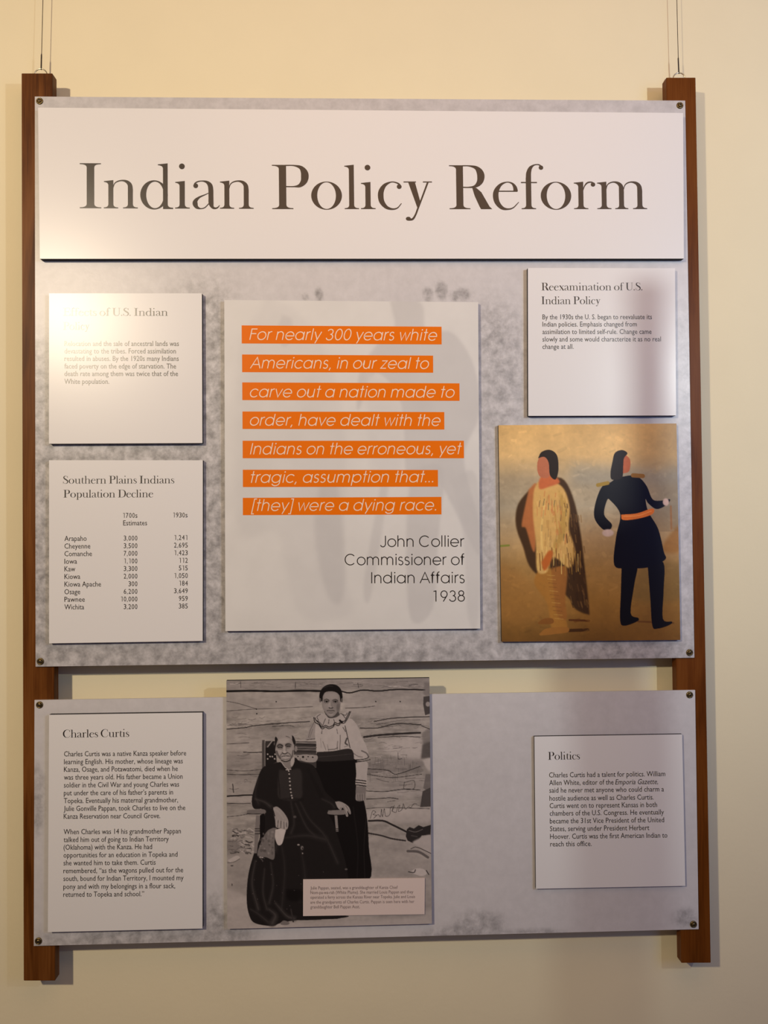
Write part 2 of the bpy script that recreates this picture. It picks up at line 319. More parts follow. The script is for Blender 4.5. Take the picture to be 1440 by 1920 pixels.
def set_line(font, text, p0, p1, cap, Y, capu, shear=0.0, tracking=0.0):
    """lay out a line between two measured ends; returns world verts, faces"""
    x = 0.0; vs, fs, lay = [], [], []; base = 0
    for ch in text:
        g = font[ch]; lay += [(base + p) % 9 for p in g.pid]; base += g.np_; k = len(vs); vs += [(x + vx, vy) for vx, vy in g.v]; fs += [tuple(i + k for i in f) for f in g.f]; x += g.adv + tracking
    V = np.array(vs, float); V[:, 0] += shear * V[:, 1]
    W_, fs = fit_line(V, fs, p0, p1, cap / capu, Y)
    for p, l_ in zip(W_, lay): p.y -= l_ * 1.2e-5      # crossing strokes of a letter lie one over the other like ink
    return W_, fs
def fit_line(V, fs, p0, p1, vs_px, Y):
    x0, x1 = V[:, 0].min(), V[:, 0].max()
    a, b = at(*p0, Y), at(*p1, Y); d = b - a; ln = d.length; d.normalize(); up = Vector((-d.z, 0, d.x))
    mm = (at(p0[0], p0[1] - 10, Y) - a).length / 10
    sx = ln / (x1 - x0); sy = vs_px * mm
    return [a + d * ((x - x0) * sx) + up * (y * sy) for x, y in V], fs
def join_lines(name, lines, mat, root):
    for v, f in lines: one_line(name, v, f, mat, root)
def one_line(name, vs, fs, mat, root):
    o = mesh_obj(name, vs, fs, mat)
    # face everything towards the room (-Y)
    bm = bmesh.new(); bm.from_mesh(o.data); bm.normal_update()
    fl = [f for f in bm.faces if f.normal.y > 0]
    bmesh.ops.reverse_faces(bm, faces=fl); bm.to_mesh(o.data); bm.free()
    return put(o, root)
_tc = {}
def sans_line(text, p0, p1, ysz, Y, shear=0.0, off=0.0):
    cu = bpy.data.curves.new('line', 'FONT'); cu.body = text; cu.size = 1.0; cu.shear = shear; cu.resolution_u = 2; cu.offset = off
    ob = bpy.data.objects.new('line', cu); sc.collection.objects.link(ob)
    dg = bpy.context.evaluated_depsgraph_get(); me = bpy.data.meshes.new_from_object(ob.evaluated_get(dg))
    n = len(me.vertices); co = np.empty(n * 3, np.float32); me.vertices.foreach_get('co', co); V = co.reshape(-1, 3)[:, :2].astype(float)
    fs = [tuple(p.vertices) for p in me.polygons]
    bpy.data.objects.remove(ob); bpy.data.curves.remove(cu); bpy.data.meshes.remove(me)
    return fit_line(V, fs, p0, p1, ysz, Y)

# ------------------------------------------------------------------ flat artwork, painted on a grid of points
class Canvas:
    def __init__(s, W, H, src):
        """src: the four corners of the sheet in the drawing's own coordinates (TL,TR,BR,BL)"""
        s.W, s.H = W, H; s.c = np.zeros((H, W, 3)); A_, B = [], []
        dst = [(0, 0), (W - 1, 0), (W - 1, H - 1), (0, H - 1)]
        for (x, y), (u, v) in zip(src, dst):
            A_.append([x, y, 1, 0, 0, 0, -u * x, -u * y]); B.append(u)
            A_.append([0, 0, 0, x, y, 1, -v * x, -v * y]); B.append(v)
        s.h = np.append(np.linalg.solve(np.array(A_, float), np.array(B, float)), 1).reshape(3, 3)
        s.k = W / abs(src[1][0] - src[0][0]); s.rng = np.random.default_rng(7)
    def T(s, pts):
        P = np.hstack([np.array(pts, float)[:, :2], np.ones((len(pts), 1))]) @ s.h.T; return P[:, :2] / P[:, 2:]
    def _put(s, m, x0, y0, col, alpha):
        h, w_ = m.shape; m = (m * alpha)[..., None]; r = s.c[y0:y0 + h, x0:x0 + w_]; r[:] = r * (1 - m) + np.array(col, float) * m
    def _box(s, P, pad):
        x0 = int(max(0, math.floor(P[:, 0].min() - pad))); x1 = int(min(s.W, math.ceil(P[:, 0].max() + pad) + 1))
        y0 = int(max(0, math.floor(P[:, 1].min() - pad))); y1 = int(min(s.H, math.ceil(P[:, 1].max() + pad) + 1)); return x0, y0, x1, y1
    def poly(s, pts, col, blur=0.0, alpha=1.0, smooth=True):
        if smooth and len(pts) > 3: pts = catmull(list(pts) + [pts[0]], 5)[:-1]
        P = s.T(pts); b = blur * s.k; x0, y0, x1, y1 = s._box(P, b * 2 + 2)
        if x1 <= x0 or y1 <= y0: return
        K = 3; h, w_ = (y1 - y0), (x1 - x0); m = np.zeros((h * K, w_ * K)); xs = x0 + (np.arange(w_ * K) + 0.5) / K - 0.5
        Q = np.roll(P, -1, 0)
        for j in range(h * K):
            y = y0 + (j + 0.5) / K - 0.5; c = (P[:, 1] <= y) != (Q[:, 1] <= y)
            if not c.any(): continue
            xi = P[c, 0] + (y - P[c, 1]) / (Q[c, 1] - P[c, 1]) * (Q[c, 0] - P[c, 0]); xi.sort()
            for a, e in zip(xi[::2], xi[1::2]): m[j] += (xs >= a) & (xs < e)
        m = np.minimum(m, 1).reshape(h, K, w_, K).mean((1, 3))
        s._put(s.blur(m, b), x0, y0, col, alpha)
    @staticmethod
    def blur(m, b):
        r = int(round(b / 1.7))
        if r < 1: return m
        for _ in range(3):
            for ax in (0, 1):
                p = [(0, 0), (0, 0)]; p[ax] = (r + 1, r); c = np.cumsum(np.pad(m, p, mode='edge'), axis=ax); n = 2 * r + 1
                m = (np.take(c, np.arange(n, c.shape[ax]), ax) - np.take(c, np.arange(0, c.shape[ax] - n), ax)) / n
        return m
    def line(s, pts, wd, col, blur=0.0, alpha=1.0, smooth=True):
        """wd may be one width or (start, end)"""
        if smooth and len(pts) > 2: pts = catmull(pts, 5)
        P = s.T(pts); w0, w1 = (wd if isinstance(wd, tuple) else (wd, wd)); b = max(0.5, blur * s.k)
        x0, y0, x1, y1 = s._box(P, max(w0, w1) * s.k + b * 2 + 2)
        if x1 <= x0 or y1 <= y0: return
        X_, Y_ = np.meshgrid(np.arange(x0, x1), np.arange(y0, y1)); m = np.zeros(X_.shape); n = len(P) - 1
        for i in range(n):
            a, e = P[i], P[i + 1]; d = e - a; L = max(d @ d, 1e-9); t = np.clip(((X_ - a[0]) * d[0] + (Y_ - a[1]) * d[1]) / L, 0, 1)
            ds = np.hypot(X_ - a[0] - t * d[0], Y_ - a[1] - t * d[1]); hw = 0.5 * s.k * (w0 + (w1 - w0) * (i + t) / n)
            m = np.maximum(m, np.clip((hw - ds) / b + 0.5, 0, 1) * np.minimum(1, hw * 2 + 0.15))
        s._put(m, x0, y0, col, alpha)
    def blob(s, x, y, rx, ry, col, soft=0.3, alpha=1.0, rot=0.0):
        c = s.T([(x, y)])[0]; rx *= s.k; ry *= s.k; R = max(rx, ry) * (1 + soft) + 2; x0, y0, x1, y1 = s._box(np.array([c]), R)
        if x1 <= x0 or y1 <= y0: return
        X_, Y_ = np.meshgrid(np.arange(x0, x1) - c[0], np.arange(y0, y1) - c[1]); cr, sr = math.cos(rot), math.sin(rot)
        d = np.sqrt(((X_ * cr + Y_ * sr) / rx) ** 2 + ((-X_ * sr + Y_ * cr) / ry) ** 2)
        sf = max(soft, 0.6 / max(min(rx, ry), 0.6)); m = np.clip((1 + sf / 2 - d) / sf, 0, 1); m = m * m * (3 - 2 * m); s._put(m, x0, y0, col, alpha)
    def noise(s, fx, fy, octs=4, seed=0):
        """fractal value noise 0..1 with fx, fy cells over the sheet"""
        r = np.random.default_rng(seed); out = np.zeros((s.H, s.W)); amp = 1.0; tot = 0
        for _ in range(octs):
            gx, gy = int(fx) + 2, int(fy) + 2; g = r.random((gy, gx)); u = np.linspace(0, fx, s.W) * 0.999; v = np.linspace(0, fy, s.H) * 0.999
            iu, iv = u.astype(int), v.astype(int); fu, fv = u - iu, v - iv; fu = fu * fu * (3 - 2 * fu); fv = fv * fv * (3 - 2 * fv)
            a = g[iv][:, iu] * (1 - fu) + g[iv][:, iu + 1] * fu; b = g[iv + 1][:, iu] * (1 - fu) + g[iv + 1][:, iu + 1] * fu
            out += amp * (a * (1 - fv[:, None]) + b * fv[:, None]); tot += amp; amp *= 0.55; fx *= 2; fy *= 2
        return out / tot
def sheet(name, q, Y, cv, mat, root, white=None):
    """a grid of points over the quad q (TL,TR,BR,BL world) carrying the canvas as its print; white = display value of blank paper"""
    W, H = cv.W, cv.H; u = np.linspace(0, 1, W); v = np.linspace(0, 1, H); U, V = np.meshgrid(u, v)
    q = np.array([(p.x, p.z) for p in q])
    P = q[0] * ((1 - U) * (1 - V))[..., None] + q[1] * (U * (1 - V))[..., None] + q[2] * (U * V)[..., None] + q[3] * ((1 - U) * V)[..., None]
    co = np.empty((H, W, 3), np.float32); co[..., 0] = P[..., 0]; co[..., 1] = Y; co[..., 2] = P[..., 1]
    idx = np.arange(W * H, dtype=np.int32).reshape(H, W); a, b, c, d = idx[:-1, :-1], idx[1:, :-1], idx[1:, 1:], idx[:-1, 1:]
    fc = np.stack([a, b, c, d], -1).reshape(-1); nf = len(fc) // 4
    me = bpy.data.meshes.new(name); me.vertices.add(W * H); me.vertices.foreach_set('co', co.reshape(-1))
    me.loops.add(nf * 4); me.loops.foreach_set('vertex_index', fc); me.polygons.add(nf)
    me.polygons.foreach_set('loop_start', np.arange(0, nf * 4, 4, dtype=np.int32)); me.polygons.foreach_set('loop_total', np.full(nf, 4, np.int32))
    me.update(calc_edges=True)
    col = cv.c
    if white is not None:
        def l_(x): x = np.clip(x, 0, 255) / 255.0; return np.where(x <= 0.04045, x / 12.92, ((x + 0.055) / 1.055) ** 2.4)
        col = l_(col) / l_(np.array(white, float)) * 0.76
    rgba = np.ones((H, W, 4), np.float32); rgba[..., :3] = np.clip(col, 0, 1)
    at_ = me.color_attributes.new('print', 'FLOAT_COLOR', 'POINT'); at_.data.foreach_set('color', rgba.reshape(-1))
    me.materials.append(mat); o = bpy.data.objects.new(name, me); sc.collection.objects.link(o)
    if root is not None: put(o, root)
    return o

# ================================================================== the setting
WALL_Y = 0.047
wall = mesh_obj('wall_back', [(-3.2, WALL_Y, 0), (3.2, WALL_Y, 0), (3.2, WALL_Y, 3.4), (-3.2, WALL_Y, 3.4),
                              (-3.2, WALL_Y + .12, 0), (3.2, WALL_Y + .12, 0), (3.2, WALL_Y + .12, 3.4), (-3.2, WALL_Y + .12, 3.4)],
                [(0, 1, 2, 3), (5, 4, 7, 6), (4, 0, 3, 7), (1, 5, 6, 2), (3, 2, 6, 7), (4, 5, 1, 0)], M['wall'])
tag(wall, 'cream painted wall behind the hanging display', kind='structure')

# unseen pole added beside the viewer, shaped to shade the right of the boards
v, f = [], []
for nx0, nx1, ny, d, z0, z1 in ((1.139, 1.183, -1.30, .015, 0, 1.949), (1.169, 1.183, -1.30, .015, 1.949, 2.075)):
    k = len(v)
    for x, y in ((nx0, ny), (nx1, ny), (nx1, ny + d), (nx0, ny + d)): v += [(x, y, z0), (x, y, z1)]
    f += [tuple(i + k for i in q) for q in ((0, 1, 3, 2), (2, 3, 5, 4), (4, 5, 7, 6), (6, 7, 1, 0), (1, 7, 5, 3), (0, 2, 4, 6))]
tr = mesh_obj('shade_pole_1', v, f, M['wood_l']); tag(tr, 'unseen slim pole added to cast shade on the boards', kind='structure')

# ================================================================== posts, rings, wires
PF, PB = 0.0032, 0.0232
def post(q, mat, label):
    Q = quad_at(q, PF); c = (Q[2] + Q[3]) / 2
    root = empty('wooden_post', (c.x, (PF + PB) / 2, c.z)); tag(root, label, 'post', 'wooden posts of the hanging display')
    slab('board', Q, PF, PB, mat, mat, bev=0.0006, parent=root)
    return root
lp = post([(40.3, 137.3), (98.2, 137.3), (103.3, 1839), (44.3, 1839)], M['wood_l'], 'brown wooden upright post along the left edge of both grey boards')
rp = post([(1249.3, 145.5), (1304.2, 145.3), (1332.8, 1805.4), (1277.6, 1805.6)], M['wood_r'], 'reddish brown wooden upright post along the right edge of both grey boards')
def torus(name, c, R, r, mat, root, n=28, k=8, sq=1.0):
    vs, fs = [], []
    for i in range(n):
        a = 2 * math.pi * i / n
        for j in range(k):
            b = 2 * math.pi * j / k; rr = R + r * math.cos(b)
            vs.append((c.x + rr * math.cos(a), c.y + r * math.sin(b), c.z + rr * math.sin(a) * sq))
    for i in range(n):
        for j in range(k): fs.append((i * k + j, ((i + 1) % n) * k + j, ((i + 1) % n) * k + (j + 1) % k, i * k + (j + 1) % k))
    return put(mesh_obj(name, vs, fs, mat, smooth=True), root)
RY = 0.0255
for root, (cx, topy) in ((lp, (76.6, 129.3)), (rp, (1273.3, 136.6))):
    top = at(cx, topy, RY); R = 0.0118
    torus('hanging_ring', Vector((top.x, RY, top.z - R)), R, 0.0011, M['ring'], root)
def tube(name, pts, r, mat, root, k=7):
    vs, fs = [], []; P = [Vector(p) for p in pts]
    for i, p in enumerate(P):
        t = (P[min(i + 1, len(P) - 1)] - P[max(i - 1, 0)]).normalized(); s = t.cross(Vector((0, 1, 0))).normalized(); u = s.cross(t).normalized()
        for j in range(k): a = 2 * math.pi * j / k; vs.append(p + s * (r * math.cos(a)) + u * (r * math.sin(a)))
    for i in range(len(P) - 1):
        for j in range(k): fs.append((i * k + j, i * k + (j + 1) % k, (i + 1) * k + (j + 1) % k, (i + 1) * k + j))
    fs.append(tuple(range(k))[::-1]); fs.append(tuple(range((len(P) - 1) * k, len(P) * k)))
    return put(mesh_obj(name, vs, fs, mat, smooth=True), root)
for (x0, y0), (xm, ym), (x1, y1), lab in (((80.5, 0), (78.0, 100), (77.3, 131.0), 'thin dark wire holding up the left wooden post, twisted at its lower end'),
                                          ((1269.0, 0), (1271.6, 107), (1273.0, 138.2), 'thin dark wire holding up the right wooden post, twisted at its lower end')):
    a, m_, b = at(x0, y0, RY), at(xm, ym, RY), at(x1, y1, RY)
    root = empty('hanging_wire', b); tag(root, lab, 'wire', 'wires holding up the display')
    d = (a - m_).normalized(); topz = 3.38; far = m_ + d * ((topz - m_.z) / d.z)
    tube('strand', [b, m_, (m_ + far) / 2, far], 0.00062, M['wire'], root)
    for ph in (0, math.pi):
        pts = []
        for i in range(60):
            t = i / 59; p = b.lerp(m_, t); an = ph + t * 2 * math.pi * 6.5; rr = 0.0009 * (1 if t < .9 else (1 - t) * 10)
            pts.append(p + Vector((math.cos(an) * rr, math.sin(an) * rr, 0)))
        tube('twist', pts, 0.00062, M['wire'], root, 5)

# ================================================================== grey boards
def board(q, label, paint):
    Q = quad_at(q, 0.0); c = (Q[2] + Q[3]) / 2
    root = empty('display_board', (c.x, 0.0015, c.z)); tag(root, label, 'board', 'grey mottled display boards')
    slab('panel', Q, 0.0002, 0.003, M['boardedge'], M['boardedge'], parent=root)
    W = 310; H = int(W * (Q[0] - Q[3]).length / (Q[1] - Q[0]).length)
    cv = Canvas(W, H, q); paint(cv); sheet('printed_face', Q, 0.0, cv, M['board'], root)
    return root
def paint_upper(cv):
    cv.c[..., 0] = 0.60; cv.c[..., 1] = 0.10; cv.c[..., 2] = 0
    # mottled growth at the left column and along the foot, clearer at the top and right
    for pts, tone, mot in (([(60, 640), (250, 600), (420, 540), (440, 900), (430, 1260), (50, 1260)], 0.47, 0.75),
                           ([(50, 1170), (700, 1185), (1310, 1190), (1310, 1260), (50, 1260)], 0.45, 0.65),
                           ([(890, 560), (985, 610), (985, 800), (935, 830), (935, 1240), (890, 1240)], 0.50, 0.55),
                           ([(1275, 600), (1310, 600), (1310, 1240), (1275, 1240)], 0.52, 0.45)):
        cv.poly(pts, (tone, mot, 0), blur=34)
    cv.poly([(60, 175), (1290, 175), (1290, 215), (60, 212)], (0.53, 0.2, 0), blur=5)
    for x, y, rx, ry, t in ((597, 553, 8, 13, .42), (573, 557, 6, 6, .46), (802, 552, 9, 13, .44), (828, 545, 11, 17, .42), (850, 556, 8, 10, .46), (866, 552, 13, 12, .44),
                            (925, 640, 18, 34, .47), (400, 620, 16, 45, .44), (395, 580, 10, 20, .48)):
        cv.blob(x, y, rx, ry, (t, 0.7, 0), soft=0.6, alpha=.9)
def paint_lower(cv):
    cv.c[..., 0] = 0.60; cv.c[..., 1] = 0.08; cv.c[..., 2] = 0
    cv.poly([(60, 1755), (430, 1715), (440, 1780), (60, 1785)], (0.50, 0.55, 0), blur=12)
    for x, y, rx, ry in ((405, 1722, 20, 45), (900, 1735, 45, 26), (850, 1752, 60, 14), (1000, 1752, 60, 10), (1285, 1722, 22, 18), (70, 1500, 14, 60), (230, 1760, 60, 12)):
        cv.blob(x, y, rx, ry, (0.46, 0.7, 0), soft=1.0, alpha=.75)
bu = board([(65.3, 181), (1284.7, 188.7), (1302, 1233.2), (66.7, 1250)], 'upper grey mottled display board with a screw in each corner, under the large title panel', paint_upper)
bl = board([(64.7, 1312.7), (1303.3, 1293.9), (1310, 1742.2), (63.3, 1773.7)], 'lower grey display board with a screw in each corner, behind the old photograph', paint_lower)
def lathe(prof, c, n=28):
    vs, fs = [], []
    for r, y in prof:
        for j in range(n): a = 2 * math.pi * j / n; vs.append((c.x + r * math.cos(a), c.y + y, c.z + r * math.sin(a)))
    for i in range(len(prof) - 1):
        for j in range(n): fs.append((i * n + j, i * n + (j + 1) % n, (i + 1) * n + (j + 1) % n, (i + 1) * n + j))
    fs.append(tuple(range((len(prof) - 1) * n, len(prof) * n)))
    return vs, fs
random.seed(4)
for root, pts in ((bu, [(74.2, 189.3), (1275, 197.5), (1293.2, 1223.6), (75.6, 1240.3)]), (bl, [(74.1, 1321.7), (1293.3, 1302.9), (1300.4, 1733.3), (72.0, 1764.6)])):
    for x, y in pts:
        c = at(x, y, -0.0008)
        v, f = lathe([(0.0064, 0.0008), (0.0064, 0.0001), (0.0058, -0.0009), (0.0048, -0.0015), (0.0041, -0.0010), (0.0036, -0.0002)], c)
        wsh = put(mesh_obj('finish_washer', v, f, M['brass'], smooth=True), root)
        v, f = lathe([(0.0038, -0.0002), (0.0037, -0.0012), (0.0030, -0.0022), (0.0018, -0.0028), (0.0003, -0.0030)], c)
        k = len(v); a0 = random.uniform(0, math.pi / 2); mi = [0] * len(f)
        for a in (a0, a0 + math.pi / 2):      # the cross-shaped recess
            dx, dz = math.cos(a), math.sin(a)
            qd = [(c.x + dx * s * 0.0022 - dz * t * 0.0006, c.y - 0.00305, c.z + dz * s * 0.0022 + dx * t * 0.0006) for s, t in ((-1, -1), (1, -1), (1, 1), (-1, 1))]
            v += qd + [(p[0], p[1] + 0.0006, p[2]) for p in qd]; f += [(k, k + 1, k + 2, k + 3), (k, k + 4, k + 5, k + 1), (k + 1, k + 5, k + 6, k + 2), (k + 2, k + 6, k + 7, k + 3), (k + 3, k + 7, k + 4, k)]; mi += [1] * 5; k += 8
        h = mesh_obj('screw_head', v, f, [M['brass'], M['recess']], mi=mi); h.parent = wsh

# ================================================================== cards
def card(name, q, T, label, cat, mface=None, group=None):
    Q = quad_at(q, -T); c = (Q[2] + Q[3]) / 2
    root = empty(name, (c.x, -T / 2, c.z)); tag(root, label, cat, group)
    slab('backing', Q, -T, -0.0003, mface or M['card'], M['edge'], parent=root)
    return root, Q
GC = 'white text cards on the grey boards'
T = 0.012; TY = -T - 0.00025
# --- title
r, Q = card('title_panel', [(71.3, 201.7), (1280.8, 211.8), (1282.3, 484.8), (74.7, 485.2)], T, 'long white title panel with large brown serif letters across the top of the upper board', 'title panel')
tit = [set_line(S, 'Indian', (149.5, 390.3), (475.6, 391.5), 84.5, TY, 338), set_line(S, 'Policy', (510.4, 392), (810.5, 392), 83.0, TY, 338),
       set_line(S, 'Reform', (843, 392.2), (1213.5, 392), 82.5, TY, 338)]
join_lines('title_word', tit, M['ink'], r)
# --- upper left card
T = 0.010; TY = -T - 0.00025
def figures(text, xr, yb, Y):
    """figures on a fixed pitch, right-aligned at pixel xr"""
    vs, fs = [], []; x = xr
    for ch in text[::-1]:
        wd_ = 2.9 if ch == ',' else 6.0
        iw = {'1': 2.9, ',': 1.2}.get(ch, 4.7); x -= wd_; x0 = x + (wd_ - iw) / 2
        if ch == '1': v, f = set_line(C_, ch, (x0 - .2, yb), (x0 + iw - .2, yb), 9.1, Y, 100)
        else: v, f = sans_line(ch, (x0, yb), (x0 + iw, yb), 13.4, Y, off=0.0)
        k = len(vs); vs += v; fs += [tuple(i + k for i in q) for q in f]
    return vs, fs
def heading(lines, root, cap=14.3, mat=None):
    join_lines('heading_line', [set_line(S, t, a, b, cap, TY, 338) for t, a, b in lines], mat or M['ink_small'], root)
def body(lines, root, sz=13.9, name='text_line', mat=None, Y=None):
    join_lines(name, [sans_line(*l[:3], sz, TY if Y is None else Y, l[3] if len(l) > 3 else 0.0) for l in lines], mat or M['ink_small'], root)
r, Q = card('text_card', [(92, 550), (378.5, 550), (379.5, 830.7), (91.7, 832)], T, 'white text card with a glare-washed heading, top left under the title panel', 'text card', group=GC)
heading([('Effects of U.S. Indian', (118, 591.7), (314.7, 592)), ('Policy', (118, 618), (167.5, 618))], r)
tx = ['Relocation and the sale of ancestral lands was', 'devastating to the tribes. Forced assimilation', 'resulted in abuses. By the 1920s many Indians',
      'faced poverty on the edge of starvation. The', 'death rate among them was twice that of the', 'White population.']
body([(t, (120.7, 500 + b / 3), (x / 3, 500 + b / 3)) for t, b, x in zip(tx, (446, 488, 530, 573, 615, 659), (1006, 989, 1005, 990, 1001, 614))], r)
# --- population table
T = 0.009; TY = -T - 0.00025
r, Q = card('text_card', [(92, 862.9), (380.2, 863), (380, 1201.7), (92, 1206.3)], T, 'white card with a two-column table of population figures on the left of the upper board', 'text card', group=GC)
heading([('Southern Plains Indians', (118.3, 906.7), (326.7, 906.2)), ('Population Decline', (118.7, 932.8), (287.3, 932.3))], r)
rows = [('Arapaho', 487, '3,000', '1,241'), ('Cheyenne', 508, '3,500', '2,695'), ('Comanche', 517, '7,000', '1,423'), ('Iowa', 433, '1,100', '112'), ('Kaw', 423, '3,300', '515'),
        ('Kiowa', 451, '2,000', '1,050'), ('Kiowa Apache', 568, '300', '184'), ('Osage', 451, '6,200', '3,649'), ('Pawnee', 477, '10,000', '959'), ('Wichita', 473, '3,200', '385')]
ls = [('Estimates', (231, 985.2), (275.7, 984.8))]; nums = [('1700', 253.3, 970.9), ('1930', 347.2, 970.2)]
ls += [('s', (253.7, 970.8), (257.6, 970.8)), ('s', (347.7, 970.1), (351.6, 970.1))]
for i, (nm, x, a, b) in enumerate(rows):
    yb = 1014.3 + i * 14.27
    ls.append((nm, (120.8, yb), (x / 3, yb - 0.3))); nums += [(a, 258.2, yb - 0.8), (b, 352.6, yb - 1.9)]
join_lines('table_figures', [figures(t, x, y, TY) for t, x, y in nums], M['ink_small'], r)
body(ls, r, name='table_entry')
# --- lower left text card
T = 0.010; TY = -T - 0.00025
r, Q = card('text_card', [(92, 1340.3), (379.5, 1336), (379.7, 1741), (89.7, 1747.7)], T, 'tallest white text card, two paragraphs, on the left of the lower board', 'text card', group=GC)
heading([('Charles Curtis', (118, 1383), (242, 1381.4))], r, 14.6)
t1 = ['Charles Curtis was a native Kanza speaker before', 'learning English. His mother, whose lineage was', 'Kanza, Osage, and Potawatomi, died when he', 'was three years old. His father became a Union',
      'soldier in the Civil War and young Charles was', "put under the care of his father\u2019s parents in", 'Topeka. Eventually his maternal grandmother,', 'Julie Gonville Pappan, took Charles to live on the',
      'Kanza Reservation near Council Grove.', 'When Charles was 14 his grandmother Pappan', 'talked him out of going to Indian Territory', '(Oklahoma) with the Kanza. He had',
      'opportunities for an education in Topeka and', 'she wanted him to take them. Curtis', 'remembered, \u201cas the wagons pulled out for the', 'south, bound for Indian Territory, I mounted my', 'pony and with my belongings in a flour sack,', 'returned to Topeka and school.\u201d']
by = (415, 459, 502, 546, 590, 634, 678, 722, 766, 853, 897, 940, 984, 1028, 1072, 1116, 1161, 1205)
bx = (1047, 1028, 1000, 1027, 1007, 973, 1001, 1042, 901, 1017, 949, 855, 998, 875, 1030, 1032, 985, 810)
body([(t, ((360 - 4 * i / 17) / 3, 1280 + b / 3), (x / 3, 1280 + (b - 5.5 * (x - 360) / 680) / 3)) for i, (t, b, x) in enumerate(zip(t1, by, bx))], r, 14.1)
# --- upper right card
T = 0.010; TY = -T - 0.00025
r, Q = card('text_card', [(989.7, 502.4), (1265.7, 503), (1267.7, 779), (990.5, 779.7)], T, 'white text card with a two-line heading, top right above the colour painting', 'text card', group=GC)
heading([('Reexamination of U.S.', (1015, 544.4), (1204.3, 544.2)), ('Indian Policy', (1015, 570.2), (1125.8, 570))], r)
tx = ['By the 1930s the U. S. began to reevaluate its', 'Indian policies. Emphasis changed from', 'assimilation to limited self-rule. Change came', 'slowly and some would characterize it as no real', 'change at all.']
body([(t, (1017.2, 480 + b / 3), (960 + x / 3, 480 + (b - 1) / 3)) for t, b, x in zip(tx, (356, 397, 439, 481, 523), (787, 702, 785, 838, 347))], r, 13.4)
# --- lower right card
T = 0.0065; TY = -T - 0.00025
r, Q = card('text_card', [(1002, 1381), (1279, 1376.8), (1285, 1661), (1004.8, 1666.5)], T, 'white text card with a one-word heading alone at the right of the lower board', 'text card', group=GC)
heading([('Politics', (1027.5, 1424.6), (1087.2, 1423.6))], r, 14.6)
s_ = 2.342
tx = ['Charles Curtis had a talent for politics. William', None, 'said he never met anyone who could charm a', 'hostile audience as well as Charles Curtis.', 'Curtis went on to represent Kansas in both', 'chambers of the U.S. Congress. He eventually',
      'became the 31st Vice President of the United', 'States, serving under President Herbert', 'Hoover. Curtis was the first American Indian to', 'reach this office.']
ls = []
for i, (t, b, x) in enumerate(zip(tx, (838, 872, 905, 940, 973, 1006, 1040, 1074, 1108, 1141), (673, 640, 667, 622, 637, 667, 668, 603, 682, 350))):
    x0 = 163 + 5 * i / 9
    P_ = lambda xx: (960 + xx / s_, 1100 + (b - 6.0 * (xx - 163) / 510) / s_)
    if t: ls.append((t, P_(x0), P_(x)))
    else: ls.append(('Allen White, editor of the', P_(x0), P_(446))); ls.append(('Emporia Gazette,', P_(453), P_(641), 0.22))
body(ls, r, 14.0)
# --- quote card
TQ = 0.009; QY = -TQ - 0.00025
qq = [(420.5, 562.5), (896.5, 566.6), (900.5, 1178.5), (422.6, 1183.2)]
r, Q = card('quote_panel', qq, TQ, 'large pale panel with seven orange bands of quotation in the centre of the upper board', 'quote panel')
cv = Canvas(300, 390, qq); cv.c[:] = (0.70, 0.685, 0.665)
g1, g2 = (0.625, 0.61, 0.60), (0.56, 0.545, 0.54)
cv.poly([(500, 562), (545, 575), (600, 640), (640, 760), (650, 900), (640, 1060), (660, 1150), (560, 1150), (520, 1000), (450, 1000), (440, 800), (450, 650)], g1, 9, .55)
cv.poly([(530, 590), (548, 600), (545, 640), (530, 650), (520, 620)], g2, 3, .6)
cv.poly([(600, 900), (632, 905), (648, 1050), (640, 1130), (612, 1110), (590, 1000)], g2, 5, .8)
cv.poly([(732, 565), (790, 568), (800, 620), (850, 625), (890, 690), (898, 780), (870, 860), (898, 980), (895, 1040), (820, 900), (765, 900), (752, 760), (705, 700), (672, 772), (675, 700), (712, 640), (740, 615)], g2, 4, .75)
cv.poly([(770, 880), (830, 880), (822, 1010), (812, 1140), (770, 1160), (762, 1010)], g2, 4, .7)
cv.poly([(845, 900), (895, 900), (898, 1150), (878, 1160), (868, 1000)], g2, 4, .5)
cv.poly([(716, 900), (730, 900), (700, 1100), (686, 1130), (684, 1080)], g2, 3, .6)
cv.poly([(690, 700), (745, 740), (752, 880), (700, 900), (690, 800)], (0.66, .645, .63), 6, .8)
cv.c *= (0.95 + 0.10 * cv.noise(9, 12, 4, 3))[..., None]
sheet('ghosted_print', quad_at(qq, -TQ - 0.0001), -TQ - 0.0001, cv, M['quote'], r)
s_ = 2.7692
def q1(x, y): return (400 + x / s_, 540 + y / s_)
def q2(x, y): return (400 + x / s_, 880 + y / s_)
bars = [(q1, 147, 1185, 194, 201, 288, 293), (q1, 149, 1141, 345, 351, 437, 440), (q1, 150, 1278, 490, 495, 582, 586), (q1, 151, 1199, 641, 644, 732, 735), (q1, 152, 1301, 793, 793, 884, 884),
        (q2, 153, 1166, 2, 3, 92, 90), (q2, 153, 1184, 148, 143, 238, 234)]
for fn, x0, x1, a, b, c, d in bars:
    v = [at(*p, QY) for p in (fn(x0, a), fn(x1, b), fn(x1 + .5, d), fn(x0 + .5, c))]
    put(mesh_obj('highlight_band', v, [(0, 3, 2, 1)], M['orange']), r)
qt = [('For nearly 300 years white', q1, 187, 1162, 269, 273), ('Americans, in our zeal to', q1, 190, 1120, 417, 420), ('carve out a nation made to', q1, 190, 1253, 567, 569), ('order, have dealt with the', q1, 190, 1180, 714, 716),
      ('Indians on the erroneous, yet', q1, 190, 1290, 864, 863), ('tragic, assumption that...', q2, 195, 1142, 70, 67), ('[they] were a dying race.', q2, 195, 1157, 216, 213)]
